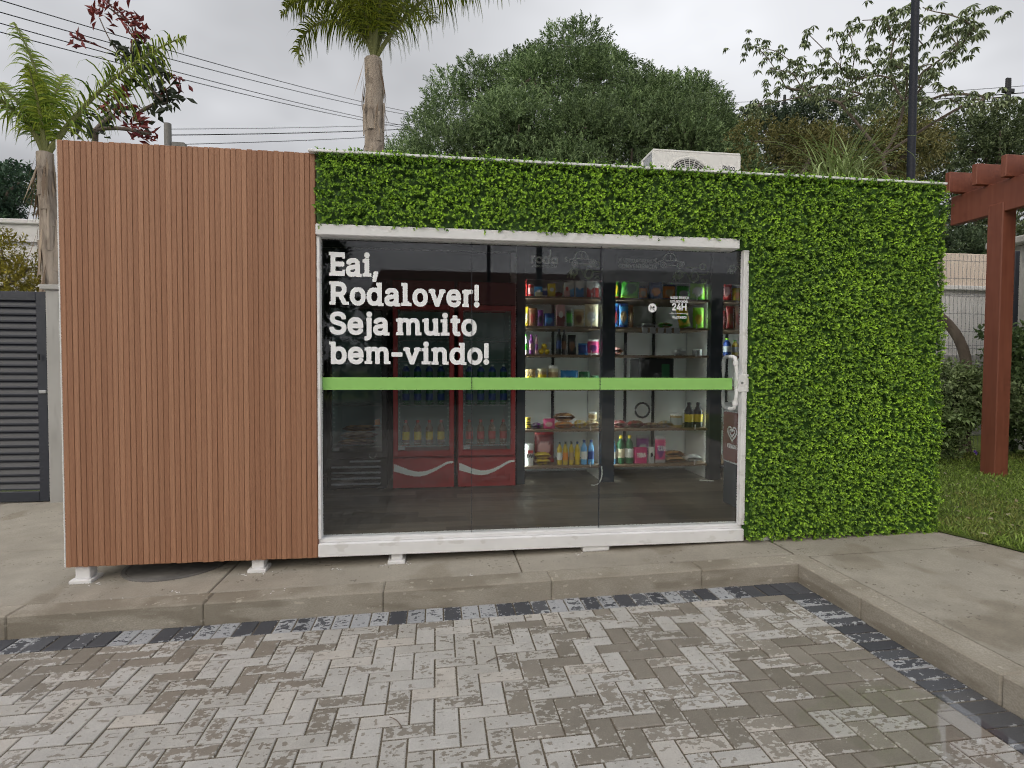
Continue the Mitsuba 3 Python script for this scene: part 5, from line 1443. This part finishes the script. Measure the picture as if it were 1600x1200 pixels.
# ------------------------------------------------------------------ posts and wires
lp = thing('lamp_post', 'tall dark blue grey lamp post behind the right corner of the kiosk', 'lamp post')
put(lp + '__pole', tube([(7.78, 2.25, 0.1), (7.78, 2.25, 8.2)], np.array([0.046, 0.040]), 20), 'mat_postnavy', smooth=40)
put(lp + '__arm', tube(smooth_curve([(7.78, 2.25, 8.15), (7.78, 1.9, 8.35), (7.78, 1.2, 8.42)], 10), 0.035, 10), 'mat_postnavy', smooth=40)
put(lp + '__lamp_head', cb(7.66, 7.90, 0.75, 1.25, 8.37, 8.45, 0.02), 'mat_greyplastic')
up = thing('utility_pole', 'short grey utility pole top above the wooden panel', 'utility pole')
put(up + '__shaft', tube([(-8.1, 20.0, -0.2), (-8.1, 20.0, 10.7)], np.array([0.16, 0.13]), 12), 'mat_iron', smooth=40)
put(up + '__bracket', cat([bx(-7.95, -7.5, 19.95, 20.05, 9.85, 10.0), bx(-7.62, -7.45, 19.9, 20.1, 9.6, 9.95)]), 'mat_iron')


def wire(a, b, sag, r, label):
    t_ = np.linspace(0, 1, 24)[:, None]
    p = np.asarray(a) * (1 - t_) + np.asarray(b) * t_
    p[:, 2] -= sag * 4 * (t_ * (1 - t_))[:, 0]
    solo('power_line', tube(p, r, 5), 'mat_wire', label, 'power line', 'power lines across the sky')


wire((-7.03, 9.24, 8.88), (2.53, 30.22, 15.96), 0.25, 0.012, 'highest of four power lines descending from the upper left')
wire((-7.04, 9.24, 8.63), (2.53, 30.22, 15.82), 0.25, 0.012, 'second of four power lines descending from the upper left')
wire((-7.04, 9.24, 8.41), (2.53, 30.22, 15.15), 0.25, 0.012, 'third of four power lines descending from the upper left')
wire((-7.04, 9.23, 8.22), (2.53, 30.22, 15.07), 0.25, 0.012, 'lowest of four power lines descending from the upper left')
wire((-8.13, 20.05, 10.51), (3.73, 32.19, 16.65), 0.1, 0.011, 'upper of three level power lines from the utility pole')
wire((-8.13, 20.05, 10.28), (3.73, 32.19, 16.37), 0.1, 0.02, 'middle of three level power lines from the utility pole')
wire((-8.14, 20.05, 9.91), (3.74, 32.19, 16.05), 0.1, 0.014, 'lower of three level power lines from the utility pole')
wire((15.41, 23.19, 14.46), (22.37, 12.71, 10.78), 0.1, 0.01, 'upper of three power lines crossing behind the sparse tree')
wire((15.41, 23.19, 14.09), (22.37, 12.7, 10.55), 0.1, 0.018, 'middle of three power lines crossing behind the sparse tree')
wire((15.42, 23.19, 13.87), (22.38, 12.7, 10.34), 0.1, 0.014, 'lower of three power lines crossing behind the sparse tree')
solo('line_spacer', cat([cb(21.97, 22.17, 13.78, 13.88, 10.67, 11.51, 0.03), cb(21.85, 22.29, 13.77, 13.89, 10.99, 11.14, 0.02)]), 'mat_wire', 'dark insulator spacer on the power lines at the upper right edge', 'insulator')
solo('line_spacer', cat([cb(17.96, 18.08, 20.52, 20.62, 13.06, 13.82, 0.03), cb(17.88, 18.16, 20.51, 20.63, 13.34, 13.49, 0.02)]), 'mat_wire', 'dark insulator spacer on the power lines left of the sparse tree', 'insulator')
# ------------------------------------------------------------------ right: lawn, pergola, fence, walls, shrubs
ysl = np.linspace(-9, 2.9, 30)
lv = []
for y in ysl:
    for q in np.linspace(0, 1, 12):
        x = lawn_edge(y) - 0.01 + q * (30 - lawn_edge(y))
        lv.append((x, y, gz(x) + 0.008 + 0.02 * smoothnp(0, 0.05, q)))
lv = np.array(lv).reshape(30, 12, 3)
i, j = np.meshgrid(np.arange(29), np.arange(11), indexing='ij')
q = np.stack([i * 12 + j, i * 12 + j + 1, (i + 1) * 12 + j + 1, (i + 1) * 12 + j], -1).reshape(-1, 4)
structure('lawn', (lv.reshape(-1, 3), q), 'mat_earth')
ng = 60000
gy = rng.uniform(-3.5, 2.8, ng)
gx = lawn_edge(gy) - 0.015 + (rng.random(ng) ** 1.4) * 7.5
P_ = np.c_[gx, gy, gz(gx) + 0.012 + 0.02 * smoothnp(0, 0.05, (gx - lawn_edge(gy)) / 23)]
a_ = unit(rdir(ng) * [0.8, 0.8, 0.0] + [0, 0, 0.9])
m_, ix = leaves(P_, a_, unit(rdir(ng) * [1, 1, 0.2]), rng.uniform(0.025, 0.065, ng), 0.006, 0.1, 0.3)
dryp = (meshkit.fbm(np.c_[gx * 1.6, gy * 1.6, gx * 0], 3, 2) > 0.60)[:, None] * rng.random((ng, 1))
gc = tint(ng, (0.10, 0.165, 0.03), (0.29, 0.41, 0.085), 1.0)
gc = gc * (1 - dryp * 0.6) + np.array([0.26, 0.22, 0.09]) * dryp * 0.6
k = put('grass', m_, 'mat_leaf', color=gc[ix], kind='stuff')
labels[k].update(label='short mown lawn grass right of the concrete pavement', category='grass')
nl2 = 260
gy = rng.uniform(-1.5, 1.9, nl2); gx = lawn_edge(gy) + 0.05 + rng.random(nl2) * 3
m_, ix = leaves(np.c_[gx, gy, gz(gx) + 0.045], unit(rdir(nl2) * [1, 1, 0.1]), unit(rdir(nl2) * 0.3 + [0, 0, 1]), 0.06, 0.035, 0.15)
k = put('fallen_leaves', m_, 'mat_leaf', color=tint(nl2, (0.20, 0.15, 0.06), (0.42, 0.40, 0.28), 1, ix), kind='stuff')
labels[k].update(label='small dry leaves scattered on the lawn', category='leaves')

pg_ = thing('pergola', 'red brown stained timber pergola with stepped rafters at the right edge', 'pergola')
PX = 8.115
put(pg_ + '__post', cb(PX, PX + 0.165, 1.435, 1.605, gz(8.1) - 0.02, 3.10, 0.008), 'mat_pergola')
put(pg_ + '__post', cb(PX, PX + 0.165, -2.2, -2.03, gz(8.1) - 0.02, 3.10, 0.008), 'mat_pergola')
put(pg_ + '__post', cb(PX + 2.7, PX + 2.865, 1.435, 1.605, 0.1, 3.10, 0.008), 'mat_pergola')
put(pg_ + '__post', cb(PX + 2.7, PX + 2.865, -2.2, -2.03, 0.1, 3.10, 0.008), 'mat_pergola')
put(pg_ + '__beam', cb(PX + 0.012, PX + 0.10, -2.7, 2.06, 3.0, 3.325, 0.006), 'mat_pergola')
put(pg_ + '__beam', cb(PX + 2.712, PX + 2.80, -2.7, 2.06, 3.0, 3.325, 0.006), 'mat_pergola')
for k_ in range(17):
    y = 1.885 - k_ * 0.272
    put(pg_ + '__rafter', cb(7.93 + 0.05 * min(k_, 2), 11.4, y, y + 0.06, 3.328, 3.55, 0.005), 'mat_pergola')

fn = thing('mesh_fence', 'dark welded wire mesh fence in front of the cream wall', 'fence')
FY, FZ = 3.70, 3.05
fp = []
for x in np.arange(6.2, 10.84, 0.068):
    fp.append(tube([(x, FY, 0.2), (x, FY, FZ)], 0.0032, 4, cap=False))
for z in np.r_[np.arange(0.35, FZ, 0.26)]:
    fp.append(tube([(6.2, FY - 0.005, z), (10.84, FY - 0.005, z)], 0.0032, 4, cap=False))
for z in (0.9, 1.65, 2.4):
    fp.append(tube([(6.2, FY - 0.03, z + 0.05), (10.84, FY - 0.03, z + 0.05)], 0.0032, 4, cap=False))
put(fn + '__wire_panel', cat(fp), 'mat_mesh')
put(fn + '__post', cb(10.85, 10.93, FY - 0.04, FY + 0.03, 0.1, 3.12, 0.006), 'mat_slate')
put(fn + '__post', cb(6.13, 6.19, FY - 0.04, FY + 0.03, 0.1, 3.12, 0.006), 'mat_slate')
cw = thing('cream_wall', 'cream and white boundary wall behind the wire mesh fence', 'wall')
put(cw + '__wall', cb(5.5, 14.5, 6.21, 6.5, 0.0, 2.90, 0.01), 'mat_wallwhite')
put(cw + '__upper_band', cb(5.5, 14.5, 6.16, 6.5, 2.985, 3.62, 0.01), 'mat_wallcream')
put(cw + '__ledge', cb(5.5, 14.5, 6.10, 6.5, 2.902, 2.983, 0.008), 'mat_wallwhite')
put(cw + '__vent', cb(11.05, 11.50, 6.18, 6.215, 1.0, 1.45, 0.005), 'mat_slate')
put(cw + '__skirting', cb(5.5, 14.5, 6.17, 6.209, 0.0, 1.62, 0.006), 'mat_wallgrey')
rh = thing('grey_house', 'pale grey house wall with a sloping roof edge at the right edge', 'house')
put(rh + '__wall', cb(11.75, 18.0, -4.0, 4.6, 0.0, 3.38, 0.01), 'mat_wallgrey')
put(rh + '__roof', cb(11.55, 18.2, -4.2, 4.8, 3.382, 3.50, 0.02), 'mat_wallgrey')


def shrub(label, cx, cy, w, h, n, lo, hi, ll=0.06, flowers=0, tall=0.0):
    k = thing('garden_shrub', label, 'shrub')
    z0 = gz(cx)
    cl = [(cx + rng.uniform(-w, w), cy + rng.uniform(-0.25, 0.25), z0 + rng.uniform(0.12, h), rng.uniform(0.14, 0.26)) for _ in range(int(18 * w / 0.5))]
    nodes, par = skeleton((cx, cy, z0), [c[:3] for c in cl])
    put(k + '__stems', branch_mesh(nodes, par, 0.005, 0.4, 0.03, 5), 'mat_bark')
    m_, col = sprigs([c[:3] for c in cl], [c[3] for c in cl], n, ll, ll * 0.5, lo, hi, per=7, shell=0.2, length=0.13, up=0.2)
    put(k + '__leaves', m_, 'mat_leaf', color=col)
    for q in range(flowers):
        c = cl[rng.integers(len(cl))]
        p = np.array([c[0], cy - 0.42 - 0.05 * q, c[2]])
        m_, _ = leaves(np.tile(p, (8, 1)), unit(rdir(8) * [1, 0.4, 1]), np.tile([0, -1.0, 0.2], (8, 1)), 0.035, 0.03)
        put(k + '__flower', m_, 'mat_leaf', color=(0.16, 0.09, 0.38))


shrub('dense green shrub between the kiosk corner and the pergola post', 8.35, 2.55, 0.55, 0.85, 1300, (0.085, 0.13, 0.05), (0.30, 0.41, 0.17), 0.075)
shrub('lighter taller shrub with a purple flower left of the pergola post', 8.95, 2.6, 0.42, 1.0, 1000, (0.11, 0.155, 0.07), (0.36, 0.45, 0.22), 0.06, 1)
shrub('shrub with broad leaves right of the pergola post', 9.95, 2.5, 0.5, 1.6, 1100, (0.07, 0.12, 0.05), (0.26, 0.37, 0.15), 0.085)
shrub('low dark shrub with a purple flower at the right edge', 10.0, 2.0, 0.5, 0.75, 900, (0.055, 0.09, 0.04), (0.19, 0.27, 0.11), 0.07, 2)
shrub('dark shrub further along the fence beyond the pergola', 10.9, 1.3, 0.5, 1.2, 700, (0.025, 0.045, 0.018), (0.10, 0.15, 0.05), 0.07)
tk = solo('leaning_trunk', tube(smooth_curve([(9.3, 2.85, 0.1), (9.2, 2.82, 0.9), (9.12, 2.80, 1.6), (8.98, 2.9, 1.95), (8.75, 3.0, 2.16), (8.3, 3.1, 2.3), (7.6, 3.1, 2.45)], 30), np.linspace(0.075, 0.045, 30), 10), 'mat_bark', 'crooked grey bare trunk leaning in front of the wire fence', 'tree trunk', smooth=60)

# ------------------------------------------------------------------ across the road, seen only in the glass
ab = thing('apartment_block', 'long pale two storey block across the road behind the viewer', 'building')
put(ab + '__wall', cb(9.5, 34, -36, -26, -0.2, 6.6, 0.02), 'mat_wallwhite')
for fl in range(2):
    for q in range(6):
        put(ab + '__window', cat([bx(11.0 + q * 3.6, 12.4 + q * 3.6, -26.0, -25.95, 1.2 + fl * 3.0, 2.9 + fl * 3.0)]), 'mat_windowdark')
rr_ = thing('red_roofed_house', 'low house with a red tiled roof across the road behind the viewer', 'house')
put(rr_ + '__wall', cb(-0.5, 9.0, -23.5, -20.0, -0.2, 3.6, 0.02), 'mat_wallgrey')
rv = np.array([(-0.9, -19.6, 3.6), (9.4, -19.6, 3.6), (9.4, -23.9, 3.6), (-0.9, -23.9, 3.6), (-0.2, -21.75, 5.6), (8.7, -21.75, 5.6)])
put(rr_ + '__roof', (rv, np.array([[0, 1, 5], [0, 5, 4], [2, 3, 4], [2, 4, 5], [0, 4, 3], [1, 2, 5], [0, 3, 2], [0, 2, 1]])), 'mat_roofred')
for i_, (x, w_, hgt) in enumerate(((-9.0, 4.0, 9.5), (-3.6, 2.6, 8.0), (3.0, 4.2, 3.0), (11.5, 4.0, 3.4), (19.0, 4.0, 3.6), (27.0, 4.2, 3.8))):
    nm = ('tall dark tree across the road at the far left', 'tall dark tree across the road beside the apartment block', 'first low dark tree in the hedge across the road', 'second low dark tree in the hedge across the road', 'third low dark tree in the hedge across the road', 'fourth low dark tree in the hedge across the road')[i_]
    tree('street_tree', nm, (x, -17.5, -0.1), [(x + rng.uniform(-w_, w_), -17.5 + rng.uniform(-0.8, 0.8), rng.uniform(0.6, hgt), rng.uniform(0.7, 1.1)) for _ in range(22)], 0.2, 1500, 0.22, 0.10, (0.014, 0.028, 0.014), (0.05, 0.085, 0.03), per=7)
for i_, (x, y) in enumerate(((3.9, -14.2), (5.5, -14.0))):
    sl = thing('street_lamp', f'street lamp across the road behind the viewer, {("left", "right")[i_]} of two', 'street lamp')
    put(sl + '__pole', tube([(x, y, -0.1), (x, y, 6.0)], 0.06 + 0.04 * i_, 12), 'mat_slate', smooth=40)
    put(sl + '__lamp_head', cb(x - 0.75, x - 0.15 + 0.1, y - 0.15, y + 0.15, 5.55, 5.9, 0.03), 'mat_slate')
